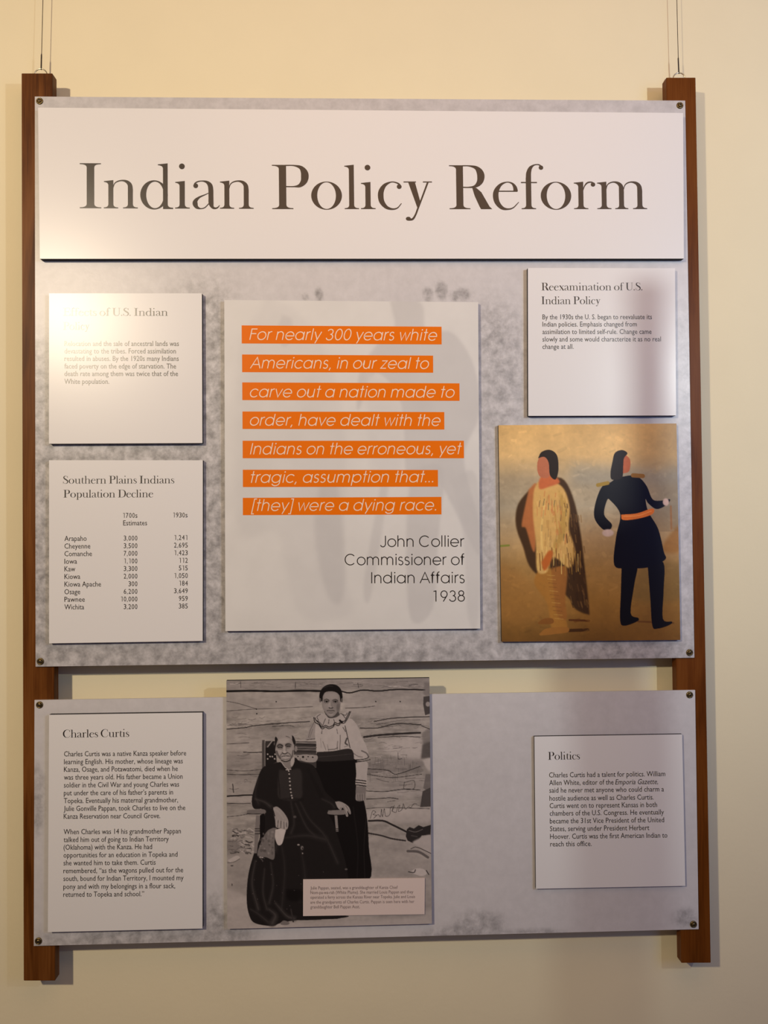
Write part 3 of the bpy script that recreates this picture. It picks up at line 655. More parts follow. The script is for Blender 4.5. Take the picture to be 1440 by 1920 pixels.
join_lines('quotation_line', [set_line(C_, t, fn(x0, a), fn(x1, b), 21.2, QY - 0.0002, 100, shear=0.21, tracking=4) for t, fn, x0, x1, a, b in qt], M['cream'], r)
nm = [('John Collier', 866, 1303, 402), ('Commissioner of', 682, 1303, 497), ('Indian Affairs', 820, 1305, 591), ('1938', 1143, 1306, 686)]
join_lines('attribution_line', [set_line(C_, t, q2(a, b + .5), q2(c, b - .5), 20.8, QY, 100, tracking=3) for t, a, c, b in nm], M['ink_small'], r)

# ================================================================== the old photograph, a flat monochrome print
TP = 0.008
pq = [(424.4, 1276.3), (805.2, 1271.2), (809.8, 1732), (426.2, 1741.8)]
r, Q = card('photograph_print', pq, TP, 'old black and white photograph of a seated woman and a standing girl, on lower board', 'photograph', mface=M['edge'])
cv = Canvas(440, 540, [(84, 90), (1390, 72), (1405, 1652), (90, 1687)])
def g_(v): return (v + 1.5, v - 1, v - 0.5)
H_, W_ = cv.H, cv.W
base = 126 + 22 * (cv.noise(5, 26, 5, 1) - 0.5) * 2 + 10 * (cv.noise(40, 60, 3, 2) - 0.5) * 2
vv = np.linspace(0, 1, H_)[:, None]
base = base + 26 * (cv.noise(16, 90, 3, 31) - 0.5) * (0.4 + 1.2 * cv.noise(4, 7, 2, 32)) * np.clip((0.66 - vv) * 12, 0.25, 1)
base = base + np.where(vv > 0.64, 4, 0) - 16 * np.exp(-((vv - 0.36) / 0.045) ** 2) * (cv.noise(14, 40, 4, 9) > 0.5)
cv.c[:] = base[..., None] * np.array([1.0, 0.985, 0.975])
Ln = lambda p, w, v=30, b=0, a=1.0: cv.line(p, w, g_(v), b, a)
Po = lambda p, v, b=0, a=1.0, sm=True: cv.poly(p, g_(v), b, a, sm)
Bl = lambda x, y, rx, ry, v, s_=0.3, a=1.0, ro=0.0: cv.blob(x, y, rx, ry, g_(v), s_, a, ro)
# log wall: tone of each log
for p, v, a in (([(84, 90), (1390, 72), (1390, 140), (84, 150)], 104, .5), ([(84, 170), (680, 170), (680, 250), (84, 300)], 134, .4), ([(840, 175), (1340, 165), (1340, 300), (900, 320)], 132, .4), ([(84, 410), (380, 400), (330, 530), (84, 540)], 132, .4),
                ([(84, 560), (310, 560), (310, 660), (84, 660)], 108, .5), ([(84, 700), (300, 700), (250, 820), (84, 825)], 116, .4), ([(84, 840), (250, 835), (240, 870), (84, 872)], 146, .6), ([(1100, 470), (1330, 450), (1335, 590), (1220, 590), (1100, 540)], 150, .8),
                ([(1000, 600), (1330, 590), (1330, 660), (1000, 690)], 100, .6), ([(1000, 700), (1340, 700), (1330, 780), (1000, 790)], 120, .4), ([(985, 800), (1330, 795), (1330, 830), (985, 845)], 146, .5), ([(990, 930), (1390, 910), (1390, 1000), (1150, 1000), (990, 980)], 148, .7),
                ([(1000, 1100), (1400, 1130), (1400, 1600), (1000, 1600)], 122, .35), ([(84, 1180), (240, 1180), (215, 1450), (84, 1450)], 118, .5), ([(84, 1420), (240, 1500), (260, 1650), (600, 1640), (1400, 1610), (1400, 1655), (90, 1690)], 148, .7)):
    Po(p, v, 14, a)
rr = random.Random(11)
for _ in range(520):
    x = rr.uniform(90, 1330); y = rr.choice([rr.uniform(95, 140), rr.uniform(320, 400), rr.uniform(560, 700), rr.uniform(430, 560), rr.uniform(700, 900)]); l = rr.uniform(15, 90)
    Ln([(x, y), (x + l / 2, y + rr.uniform(-6, 6)), (x + l, y + rr.uniform(-9, 5))], rr.uniform(1.5, 4.5), rr.choice([52, 66, 78, 90, 100, 142, 152]), 0.8, rr.uniform(.25, .75))
for _ in range(34):
    x = rr.uniform(1000, 1330); y = rr.uniform(560, 700); Ln([(x, y), (x + rr.uniform(-4, 4), y + rr.uniform(12, 50))], 2.5, 70, 0, .6)
for p, w_, v in (([(84, 158), (250, 155), (400, 158), (560, 154), (690, 156)], 13, 22), ([(825, 158), (880, 168), (960, 150), (1060, 156), (1180, 146), (1360, 148)], 9, 26), ([(84, 222), (160, 236), (280, 272)], 3.5, 60), ([(84, 285), (180, 278), (280, 272), (400, 268), (640, 256)], 3.5, 62),
                 ([(84, 401), (200, 392), (260, 380), (400, 366), (620, 352)], 6, 40), ([(380, 385), (480, 378), (520, 384)], 4, 50), ([(84, 497), (230, 489)], 4, 60), ([(195, 549), (250, 552), (312, 548)], 5, 38), ([(84, 664), (200, 670), (310, 660)], 4, 58), ([(84, 692), (200, 694), (310, 690)], 4, 52),
                 ([(84, 833), (170, 828), (250, 824)], 9, 25), ([(84, 878), (160, 880), (240, 878)], 5, 40), ([(84, 966), (180, 955), (272, 935)], 4, 60), ([(850, 266), (960, 262), (1040, 252)], 4, 60), ([(945, 394), (1060, 393), (1180, 366), (1335, 372)], 6, 40), ([(1035, 352), (1160, 330), (1390, 320)], 6, 42), ([(1050, 372), (1200, 345), (1330, 340)], 3, 65),
                 ([(970, 452), (1060, 440), (1200, 430), (1330, 424)], 13, 40), ([(1060, 455), (1200, 446), (1330, 452)], 5, 60), ([(985, 655), (1120, 665), (1180, 690), (1330, 640)], 5, 45), ([(985, 690), (1150, 712), (1340, 690)], 4, 50), ([(985, 798), (1100, 802), (1230, 786), (1330, 792)], 5, 45), ([(985, 850), (1080, 846), (1140, 842), (1190, 850)], 5, 45),
                 ([(985, 912), (1100, 905), (1390, 912)], 4, 60), ([(1000, 990), (1090, 990), (1150, 1015), (1245, 1062)], 12, 35), ([(1000, 1070), (1080, 1085), (1150, 1105), (1235, 1118)], 10, 45), ([(1050, 720), (1100, 735), (1130, 740)], 3, 60), ([(1230, 740), (1228, 785), (1290, 782), (1290, 732), (1235, 742)], 3.5, 55), ([(1188, 552), (1190, 592), (1212, 590)], 4, 50),
                 ([(1165, 890), (1150, 930)], 3, 60), ([(125, 755), (130, 808)], 6, 50), ([(175, 95), (178, 135)], 3, 60), ([(530, 100), (528, 140)], 4, 60), ([(930, 105), (935, 135)], 4, 55)):
    Ln(p, w_, v)
for x, y in ((278, 272), (280, 302), (1045, 224), (1202, 224), (930, 503), (405, 225)): Bl(x, y, 4.5, 4.5, 30)
# handwriting across the logs
Ln([(1010, 975), (1022, 935), (1030, 925), (1045, 935), (1028, 950), (1050, 955), (1030, 975), (1060, 950), (1075, 965), (1082, 915), (1088, 965), (1100, 912), (1108, 960), (1135, 950), (1140, 905), (1160, 900), (1150, 925), (1175, 935), (1185, 905), (1200, 890), (1190, 930), (1215, 915), (1222, 880), (1235, 915), (1255, 900), (1270, 905), (1290, 880), (1310, 882)], 3, 48)
# dark uprights at the right edge
Po([(1356, 100), (1392, 100), (1396, 185), (1366, 190), (1350, 175)], 92, 3, .7, False); Po([(1352, 192), (1396, 186), (1396, 300), (1362, 312), (1350, 240)], 50, 2, .9, False); Po([(1340, 430), (1372, 400), (1398, 395), (1398, 500), (1350, 500)], 92, 3, .7, False); Po([(1345, 500), (1398, 480), (1398, 585), (1335, 590)], 60, 3, .8, False); Bl(1380, 240, 14, 16, 120)
Po([(1366, 690), (1400, 690), (1400, 770), (1380, 800), (1350, 780)], 84, 2, .85, False); Po([(1346, 800), (1398, 775), (1398, 898), (1330, 902)], 52, 2, .9, False); Ln([(1340, 380), (1392, 400)], 5, 40); Po([(1345, 600), (1400, 590), (1400, 670), (1370, 650)], 150, 4, .8)
Po([(1245, 1045), (1262, 1030), (1290, 1040), (1320, 1018), (1350, 1030), (1400, 1015), (1396, 1080), (1340, 1085), (1322, 1112), (1285, 1134), (1250, 1118), (1238, 1090)], 34, 2, 1, False); Ln([(1258, 1052), (1300, 1062), (1345, 1045)], 5, 96, 2, .7); Ln([(1275, 1085), (1310, 1092)], 8, 64, 3, .7); Po([(1330, 1100), (1400, 1085), (1400, 1200), (1330, 1160), (1280, 1130)], 140, 4); Ln([(1250, 1185), (1320, 1190), (1380, 1225)], 16, 78, 4); Ln([(1270, 1170), (1310, 1160), (1400, 1200)], 5, 55)
Po([(1265, 1320), (1300, 1298), (1350, 1300), (1372, 1330), (1340, 1345), (1300, 1335)], 152, 2); Ln([(1255, 1318), (1290, 1322), (1300, 1305)], 6, 50); Ln([(1370, 1310), (1385, 1335)], 6, 50)
# stones at the left
for _ in range(60):
    x = rr.uniform(90, 250); y = rr.uniform(1040, 1200); Ln([(x, y), (x + rr.uniform(5, 30), y + rr.uniform(-8, 12)), (x + rr.uniform(20, 45), y + rr.uniform(-8, 12))], rr.uniform(2, 9), rr.choice([42, 60, 90, 150, 150]), 1, .8)
Po([(90, 1245), (150, 1215), (170, 1232), (120, 1262)], 146, 1); Ln([(92, 1262), (135, 1255), (170, 1235)], 3, 50); Bl(120, 1280, 9, 4, 50); Bl(120, 1402, 3, 8, 50); Po([(90, 1110), (180, 1130), (150, 1200), (90, 1190)], 88, 8, .5)
# --- standing girl: skirt, blouse, collar, head
Po([(662, 585), (900, 580), (925, 660), (960, 820), (988, 960), (1000, 1150), (996, 1380), (700, 1400), (600, 900)], 14, 1.5)
Ln([(985, 960), (970, 1150), (975, 1360)], 5, 26, 3); Ln([(900, 900), (930, 1150), (925, 1350)], 7, 22, 4)
Po([(655, 345), (625, 385), (600, 450), (588, 478), (600, 490), (655, 488), (664, 460), (700, 400)], 122, 1.5); Ln([(600, 470), (655, 462)], 4, 60); Ln([(655, 345), (628, 400), (612, 455)], 3, 70); Ln([(640, 400), (620, 460)], 3, 85, 1)
Po([(660, 350), (855, 330), (880, 430), (888, 530), (800, 540), (672, 552), (655, 450)], 146, 1.5)
Po([(845, 340), (890, 335), (930, 385), (955, 450), (985, 510), (998, 575), (960, 600), (905, 590), (888, 510), (868, 440)], 143, 1.5)
for p, w_, v, a in (([(848, 380), (862, 440), (880, 520)], 6, 55, .9), ([(700, 410), (698, 430)], 5, 60, .8), ([(795, 400), (800, 430)], 4, 70, .8), ([(818, 440), (815, 530)], 6, 85, .8), ([(800, 480), (798, 530)], 8, 100, .8), ([(705, 480), (725, 535)], 4, 90, .8), ([(735, 500), (742, 540)], 4, 90, .6), ([(835, 390), (850, 415)], 6, 70, .8), ([(860, 460), (850, 490), (862, 500)], 10, 55, .9),
                    ([(740, 533), (780, 530), (800, 520)], 6, 70, .8), ([(845, 515), (875, 505)], 5, 80, .6), ([(955, 540), (985, 555), (998, 575)], 9, 75, .8), ([(895, 550), (930, 575), (960, 580)], 6, 95, .8), ([(690, 460), (695, 520)], 3, 110, .7)):
    Ln(p, w_, v, 1, a)
Po([(668, 548), (770, 542), (884, 528), (905, 590), (880, 600), (668, 606)], 34, 2); Ln([(680, 580), (780, 572), (890, 560)], 4, 48, 2)
Ln([(908, 600), (950, 596), (985, 590), (1000, 578)], 5, 20); Ln([(908, 612), (960, 608), (995, 600), (1010, 596)], 4, 20)
Po([(915, 618), (990, 612), (990, 680), (982, 770), (918, 765), (920, 690)], 140, 1.5); 
for y in (727, 743, 759): Ln([(914, y), (950, y + 3), (982, y + 8)], 6, 18)
Po([(918, 768), (978, 772), (980, 820), (972, 858), (920, 860), (916, 815)], 100, 1.5)
for x in (930, 943, 957): Ln([(x, 822), (x + 1, 862)], 2.5, 40, 0, .9)
for x in (924, 937, 951, 965): Ln([(x, 815), (x + 1, 855)], 7, 118, 1, .8)
Po([(725, 290), (800, 285), (812, 330), (760, 350), (715, 335)], 62, 2)                      # neck in shade
Po([(648, 325), (680, 300), (720, 305), (745, 330), (790, 325), (830, 300), (884, 285), (880, 325), (848, 365), (800, 385), (740, 405), (690, 395), (655, 360)], 138, 1)
for dx, dy in ((0, 0), (7, -11)):
    Ln([(647 + dx, 327), (655 + dx, 356 + dy), (680, 372 + dy), (700, 400 + dy), (722, 388 + dy), (745, 398 + dy), (772, 386 + dy), (782, 370 + dy), (805, 378 + dy), (822, 362 + dy), (845, 360 + dy), (868 - dx, 325 + dy * .4), (884 - dx, 288)], 5.5, 22)
for p in ([(668, 345), (690, 362), (706, 388)], [(722, 335), (712, 358), (705, 378)], [(745, 340), (742, 365)], [(775, 338), (783, 362)], [(820, 350), (835, 362)], [(690, 305), (668, 322), (678, 345)], [(820, 300), (850, 312), (862, 296)], [(830, 305), (850, 330)]): Ln(p, 4, 35, 0, .85)
Ln([(815, 345), (828, 358)], 13, 24)
Po([(700, 200), (705, 165), (755, 150), (812, 165), (822, 215), (816, 255), (800, 292), (778, 315), (757, 323), (738, 314), (716, 288), (700, 250)], 110, 1.5)     # face
Po([(715, 175), (757, 165), (800, 178), (800, 205), (757, 212), (718, 205)], 122, 6, .9); Bl(729, 255, 17, 22, 120, 1.0, .8); Bl(790, 252, 14, 20, 106, 1.0, .6); Bl(805, 262, 12, 32, 78, .9, .7); Bl(757, 305, 16, 10, 124, .9, .8)
Bl(748, 245, 8, 24, 128, .9, .8); Bl(764, 243, 5, 22, 98, .9, .6)
Po([(684, 215), (684, 175), (700, 140), (730, 118), (765, 112), (800, 122), (824, 150), (832, 190), (828, 222), (818, 222), (812, 185), (790, 164), (757, 158), (722, 164), (706, 190), (702, 222)], 16, 1)
Ln([(712, 135), (745, 124), (770, 126)], 5, 40, 3, .8); Bl(688, 216, 6, 14, 88); Bl(828, 216, 6, 14, 80); Ln([(689, 210), (690, 226)], 2.5, 40); Ln([(828, 208), (827, 224)], 2.5, 35)
for x, s_ in ((730, 1), (786, -1)):
    Ln([(x - 17, 216), (x, 210 - s_), (x + 16, 217)], 5.5, 42, 1.5, .95); Bl(x, 225, 16, 7, 60, .8, .9); Ln([(x - 13, 224), (x, 219), (x + 13, 225)], 3, 18); Bl(x, 225, 5.5, 5, 12, .4); Bl(x - 7, 226, 3, 2, 120, .6, .8); Bl(x + 8, 226, 3, 2, 120, .6, .8); Ln([(x - 12, 235), (x, 238), (x + 12, 235)], 2, 84, 1, .8)
Ln([(744, 263), (757, 268), (771, 263)], 5, 48, 1.5, .95); Bl(749, 265, 4, 3, 30); Bl(765, 265, 4, 3, 30); Bl(757, 258, 6, 4, 128, .8)
Ln([(732, 283), (746, 280), (757, 283), (768, 280), (780, 284)], 4.5, 48, .5); Ln([(741, 289), (757, 291), (772, 289)], 4, 96); Ln([(744, 297), (757, 299), (770, 297)], 4, 66, 1.5, .8)
Ln([(715, 288), (736, 316), (757, 325), (780, 318), (800, 292)], 4, 50, 2, .8)
# --- chair back
Po([(314, 472), (332, 470), (333, 650), (314, 655)], 62, 0, 1, False); Ln([(332, 472), (332, 640)], 3, 118); Po([(335, 478), (400, 478), (410, 640), (335, 645)], 24, 0, 1, False)
Po([(338, 480), (372, 480), (350, 520), (338, 520)], 46, 2, 1, False); Ln([(350, 515), (385, 470), (402, 452)], 7, 118, 1)
for x, y in ((350, 562), (366, 577), (380, 578), (350, 592), (395, 592), (398, 563)): Bl(x, y, 5, 5, 140)
Ln([(340, 640), (375, 630), (410, 615)], 7, 58, 2)
Po([(520, 480), (662, 480), (664, 650), (560, 660), (520, 600)], 50, 0, 1, False)
for y, v, w_ in ((474, 140, 6), (487, 112, 7), (500, 28, 5), (517, 84, 9), (532, 100, 5), (543, 38, 5), (556, 62, 5)): Ln([(530, y), (662, y + 3)], w_, v)
Po([(516, 570), (540, 563), (662, 566), (662, 608), (610, 614), (560, 602), (530, 600)], 124, 1); Ln([(530, 568), (590, 562), (660, 566)], 3, 40)
for x, y, q_ in ((578, 580, 7), (545, 577, 4), (611, 578, 4), (560, 594, 3), (600, 595, 3), (640, 582, 5)): Bl(x, y, q_, q_, 20)
# --- seated woman: dress
Po([(430, 612), (480, 640), (525, 585), (560, 612), (640, 632), (680, 700), (720, 800), (790, 868), (800, 905), (740, 935), (770, 1000), (820, 1150), (860, 1300), (870, 1440), (850, 1600), (700, 1625), (540, 1630), (430, 1650), (380, 1668), (270, 1650), (232, 1600), (215, 1500), (225, 1340), (265, 1190), (300, 1100), (330, 930), (262, 912), (248, 850), (275, 750), (310, 660), (350, 632)], 23, 1.5)
Po([(425, 660), (480, 668), (560, 660), (572, 760), (560, 850), (430, 850), (415, 760)], 40, 6, .9); Ln([(485, 668), (497, 850)], 4, 22, 1); Ln([(415, 680), (425, 760), (430, 840)], 5, 24, 2)
for p, w_, v in (([(460, 960), (430, 1060), (400, 1180)], 22, 36), ([(560, 870), (620, 980), (720, 1090), (800, 1260)], 14, 40), ([(530, 880), (600, 1030), (660, 1090)], 10, 44), ([(500, 870), (520, 1000), (500, 1070)], 12, 42), ([(460, 1100), (600, 1085), (720, 1110)], 26, 36), ([(430, 1090), (460, 1300), (440, 1560)], 18, 33),
                 ([(560, 1150), (590, 1350), (560, 1500)], 26, 32), ([(270, 1250), (250, 1400), (290, 1560)], 16, 52), ([(330, 1300), (320, 1450), (345, 1560)], 10, 50), ([(370, 1260), (385, 1400), (360, 1520)], 12, 48), ([(360, 1560), (400, 1600), (380, 1650)], 30, 56), ([(400, 1520), (470, 1600), (520, 1620)], 22, 56), ([(240, 1560), (290, 1590), (350, 1640)], 16, 44),
                 ([(290, 720), (270, 820), (290, 880)], 14, 36), ([(270, 850), (330, 870), (370, 900)], 14, 52), ([(610, 660), (660, 760), (700, 840)], 14, 14), ([(700, 850), (760, 880), (780, 905)], 12, 42), ([(440, 855), (500, 848), (570, 855)], 6, 14)): Ln(p, (w_ * .5, w_ * 1.5), v, 20, .62); Ln(p, (3, w_ * .4), v + 14, 5, .35)
Po([(470, 1430), (580, 1440), (575, 1500), (480, 1500)], 10, 8, .7); Bl(548, 1145, 8, 5, 120); Bl(572, 1165, 9, 13, 110, .5, .8); Bl(575, 1200, 4, 5, 120); Bl(575, 1168, 4, 7, 40); Bl(525, 965, 10, 8, 80, .6, .7); Bl(855, 1302, 9, 6, 90, .6, .7)
for _ in range(26): Bl(rr.uniform(240, 840), rr.uniform(1200, 1560), 2.5, 2.5, 95, .5, .6)
Po([(540, 1600), (850, 1600), (820, 1616), (560, 1630)], 24, 2); Po([(430, 1648), (455, 1632), (490, 1645), (480, 1660), (440, 1660)], 96, 2); Ln([(500, 1560), (515, 1640)], 8, 42, 3)
# chair arms and turned posts
Po([(216, 925), (240, 920), (328, 918), (330, 945), (240, 950), (218, 942)], 92, 1); Ln([(218, 945), (330, 948)], 4, 30, 1); Po([(740, 924), (840, 920), (850, 935), (840, 950), (742, 948)], 100, 1)
Po([(275, 955), (298, 955), (300, 1040), (290, 1120), (280, 1200), (262, 1200), (268, 1060)], 98, 1, 1, False)
for y in (1042, 1056, 1074): Ln([(268, y), (302, y)], 4, 30)
Po([(780, 955), (798, 955), (806, 1060), (790, 1060)], 110, 1, 1, False); Ln([(786, 1042), (806, 1042)], 4, 30); Ln([(786, 1054), (806, 1054)], 4, 30)
Po([(300, 955), (330, 950), (330, 1060), (310, 1110), (300, 1080)], 16, 2)
# shawl, cloth and hands
Po([(385, 1035), (410, 1045), (395, 1120), (392, 1235), (340, 1225), (284, 1215), (305, 1135), (345, 1060)], 92, 1)
for _ in range(30): Bl(rr.uniform(305, 390), rr.uniform(1060, 1215), rr.uniform(4, 10), rr.uniform(4, 12), rr.choice([64, 80, 112, 122]), .7, .6)
Ln([(290, 1218), (312, 1240), (318, 1250)], 8, 60, 1); Ln([(300, 1225), (320, 1228)], 5, 140)
Po([(400, 1048), (465, 1035), (458, 1085), (442, 1138), (416, 1146), (398, 1100)], 158, 1)
Po([(386, 905), (412, 900), (448, 930), (478, 975), (484, 1010), (478, 1040), (462, 1048), (430, 1038), (404, 1030), (398, 985), (388, 940)], 124, 1.5)
for p in ([(418, 988), (414, 1030)], [(436, 992), (434, 1036)], [(454, 998), (456, 1040)], [(470, 1002), (472, 1030)]): Ln(p, 4, 62, 1, .9)
for p in ([(409, 985), (405, 1028)], [(427, 985), (424, 1036)], [(446, 990), (446, 1040)], [(464, 994), (466, 1040)]): Ln(p, 7, 138, 1, .7)
Ln([(398, 915), (430, 945), (450, 975)], 10, 132, 4, .6); Ln([(372, 900), (386, 925), (396, 960)], 6, 30, 2)
Po([(784, 868), (815, 866), (850, 882), (875, 905), (885, 940), (878, 948), (862, 925), (868, 958), (856, 962), (846, 930), (832, 905), (820, 922), (800, 905)], 126, 1)
for p in ([(838, 900), (850, 930), (860, 955)], [(852, 892), (868, 918), (878, 942)], [(822, 905), (815, 918)]): Ln(p, 3, 70, 1, .8)
# head of the seated woman
Po([(434, 610), (450, 585), (515, 575), (522, 610), (505, 645), (480, 655), (455, 640)], 104, 2); Ln([(440, 612), (462, 645), (480, 655)], 4, 140); Po([(500, 590), (520, 580), (522, 610), (508, 640), (498, 630)], 140, 2)
Po([(398, 480), (404, 440), (424, 408), (463, 392), (502, 404), (524, 440), (530, 480), (520, 500), (400, 505)], 126, 7, .8)
for x_ in range(418, 515, 16): Ln([(x_ * .75 + 466 * .25, 408 + abs(x_ - 465) * .25), (x_, 436 + abs(x_ - 465) * .35)], 3, 116, 2, .5)
Po([(398, 490), (396, 460), (404, 450), (416, 470), (410, 500), (402, 530), (396, 520)], 26, 1.5); Po([(506, 440), (518, 450), (530, 480), (528, 498), (520, 500), (510, 480)], 28, 1.5); Ln([(468, 446), (490, 455), (508, 472)], 3.5, 52, 1)
Po([(412, 480), (430, 458), (465, 450), (498, 460), (514, 490), (520, 530), (514, 575), (495, 598), (465, 606), (436, 598), (412, 575), (400, 540), (404, 505)], 122, 1.5)
Bl(455, 475, 36, 18, 138, .8, .9); Bl(425, 548, 16, 18, 136, .9, .8); Bl(497, 540, 14, 20, 130, .9, .8); Bl(532, 528, 8, 18, 122, .4); Ln([(531, 518), (533, 538)], 3, 60, 1)
Bl(430, 512, 21, 14, 66, 1.1, .85); Bl(481, 506, 20, 13, 66, 1.1, .85)
Ln([(411, 513), (419, 502), (432, 499), (449, 511)], (5, 8), 36, 3, .85); Ln([(463, 508), (474, 497), (488, 495), (501, 501)], (8, 4), 36, 3, .85)
Ln([(418, 520), (431, 517), (444, 521)], 5, 26, 1.5, .9); Ln([(470, 514), (482, 511), (495, 512)], 5, 26, 1.5, .9)
Ln([(424, 515), (438, 514)], 2.5, 96, 1, .6); Ln([(418, 529), (431, 532), (444, 528)], 3, 84, 2, .6); Ln([(470, 522), (482, 525), (496, 520)], 3, 80, 2, .6)
Bl(457, 528, 8, 26, 140, .7, .9); Ln([(468, 510), (470, 540)], 5, 92, 2, .7); Ln([(444, 553), (452, 558), (461, 560), (470, 557), (478, 552)], 6, 40, 1, .95); Bl(459, 548, 10, 7, 146, .6)
Ln([(442, 556), (432, 572), (430, 588)], 5, 66, 4, .8); Ln([(484, 553), (498, 568), (502, 582)], 5, 64, 4, .8); Ln([(408, 545), (418, 570), (432, 590)], 12, 66, 4, .8); Ln([(514, 540), (508, 575), (496, 594)], 9, 66, 3, .8)
Ln([(441, 578), (453, 575), (466, 573), (480, 574), (493, 575)], 4, 50, 1); Bl(466, 585, 22, 7, 136, .7); Ln([(446, 594), (466, 596), (488, 592)], 4, 76, 1.5, .8); Ln([(438, 600), (465, 610), (496, 600)], 6, 26, 2)
Ln([(470, 662), (498, 658)], 8, 138); Ln([(484, 662), (486, 672)], 7, 138)
for x, y in ((489, 690), (491, 717), (493, 738), (494, 763), (497, 786), (500, 808), (504, 828), (508, 843)): Bl(x, y, 5.5, 5.5, 134)
cv.c *= (0.97 + 0.06 * cv.noise(60, 70, 2, 5))[..., None] * np.array([1.01, 0.975, 0.955])
sheet('printed_image', quad_at(pq, -TP - 0.0001), -TP - 0.0001, cv, M['photo'], r, white=(182, 182, 182))
# caption card lying on the photograph
cq = [(568.4, 1649.4), (796.6, 1646.8), (796.2, 1714.3), (568.2, 1717.6)]
Q = quad_at(cq, -TP - 0.0024); c = (Q[2] + Q[3]) / 2
r = empty('caption_card', (c.x, -TP - 0.0012, c.z)); tag(r, 'small pinkish caption card stuck over the foot of the old photograph', 'caption card')
slab('card', Q, -TP - 0.0024, -TP - 0.0003, M['caption'], M['caption'], parent=r)
ct = ['Julie Pappan, seated, was a granddaughter of Kanza Chief', 'Nom-pa-wa-rah (White Plume). She married Louis Pappan and they', 'operated a ferry across the Kansas River near Topeka. Julie and Louis', 'are the grandparents of Charles Curtis. Pappan is seen here with her', 'granddaughter Bell Pappan Aust.']
s_ = 5.538
body([(t, (560 + 122 / s_, 1630 + b / s_), (560 + x / s_, 1630 + (b - 8 * x / 1200) / s_)) for t, b, x in zip(ct, (209, 257, 306, 357, 407), (1028, 1190, 1208, 1200, 635))], r, 8.6, mat=M['ink_faint'], Y=-TP - 0.0026)

# ================================================================== the colour painting: a plain stand-in of like size and colours
TC = 0.008
aq = [(934.6, 797.3), (1268.4, 794), (1275.6, 1199.8), (940.6, 1203.2)]
r, Q = card('painting_print', aq, TC, 'ochre painting print of two standing figures, at the right of the upper board', 'painting', mface=M['edge'])
cv = Canvas(400, 480, [(55, 65), (1320, 50), (1350, 1590), (80, 1605)])
u = np.linspace(0, 1, cv.W)[None]; v = np.linspace(0, 1, cv.H)[:, None]
def mixc(stops):
    xs = [p for p, _ in stops]; return np.stack([np.interp(v[:, 0], xs, [c[i] for _, c in stops]) for i in range(3)], -1)[:, None, :] * np.ones((1, cv.W, 1))
cv.c[:] = mixc([(0, (186, 142, 84)), (.14, (192, 150, 94)), (.25, (160, 134, 100)), (.38, (160, 138, 108)), (.52, (168, 132, 88)), (.66, (152, 110, 58)), (.82, (140, 95, 40)), (1, (112, 72, 28))])
nz = cv.noise(6, 7, 5, 21) - 0.5; cv.c *= (1 + 0.22 * nz)[..., None]
cv.c *= (1 - 0.20 * np.clip((u - .72) * 3, 0, 1) * (v < .5) - 0.12 * np.clip((.12 - u) * 6, 0, 1))[..., None]
def Pp(p, c, b=2, a=1.0): cv.poly(p, c, b, a)
def Pl(p, w_, c, b=1, a=1.0): cv.line(p, w_, c, b, a)
Pp([(560, 330), (760, 350), (1200, 380), (1330, 360), (1330, 480), (700, 500), (580, 470)], (134, 122, 104), 50, .6)
Pp([(1040, 1080), (1340, 1040), (1345, 1300), (1000, 1300)], (112, 84, 40), 30, .6); Pp([(1230, 900), (1335, 780), (1340, 960), (1220, 960)], (142, 88, 32), 14, .7); Pp([(70, 1040), (300, 1180), (420, 1420), (80, 1460)], (150, 98, 44), 50, .5)
Pl([(70, 925), (130, 920)], 14, (116, 112, 44), 3); Pl([(560, 1450), (700, 1455)], 14, (84, 44, 14), 4); Pl([(560, 1525), (690, 1520)], 22, (64, 36, 12), 4); Pl([(1050, 1460), (1300, 1470)], 12, (100, 60, 24), 5)
rr = random.Random(5)
for _ in range(420):
    x, y = rr.uniform(60, 1330), rr.uniform(60, 1590); c = cv.c[min(cv.H - 1, int((y - 60) / 1540 * cv.H)), min(cv.W - 1, int((x - 60) / 1280 * cv.W))]; k = rr.uniform(.90, 1.12)
    Pl([(x, y), (x + rr.uniform(-50, 50), y + rr.uniform(-25, 25))], rr.uniform(8, 26), tuple(c * k), 6, .5)
# left figure: dark cloak, pale fringed robe, leggings
Pp([(330, 480), (500, 440), (590, 600), (640, 850), (670, 1100), (700, 1380), (690, 1410), (600, 1370), (540, 1280), (300, 1100), (230, 930), (180, 780), (190, 640), (260, 540)], (62, 38, 16), 3)
Pp([(270, 520), (330, 500), (320, 900), (300, 960), (250, 800), (220, 770)], (170, 96, 48), 4, .9)
Pp([(345, 1080), (440, 1100), (480, 1300), (545, 1500), (440, 1520), (400, 1330), (310, 1190)], (150, 96, 36), 3); Pp([(430, 1080), (540, 1080), (530, 1300), (540, 1440), (470, 1400)], (140, 84, 34), 3)
Pp([(330, 470), (440, 465), (520, 520), (560, 650), (555, 800), (600, 960), (560, 1080), (480, 1020), (430, 1010), (400, 1110), (330, 1100), (320, 900), (300, 700), (305, 540)], (190, 142, 76), 3)
Pp([(480, 520), (540, 620), (545, 760), (510, 880), (440, 1000), (430, 960), (480, 800), (490, 650)], (170, 126, 60), 3)
for x in range(330, 640, 17): Pl([(x, 960 + rr.uniform(-30, 30)), (x + rr.uniform(-10, 14), 1080 + rr.uniform(-30, 60))], 6, rr.choice([(150, 104, 40), (206, 164, 88), (100, 60, 22)]), 2, .8)
for x, y in ((350, 600), (380, 590), (410, 620), (455, 600), (535, 665), (520, 840), (500, 700)): Pl([(x, y), (x + rr.uniform(-8, 8), y + 45)], 6, (96, 82, 50), 2, .7)
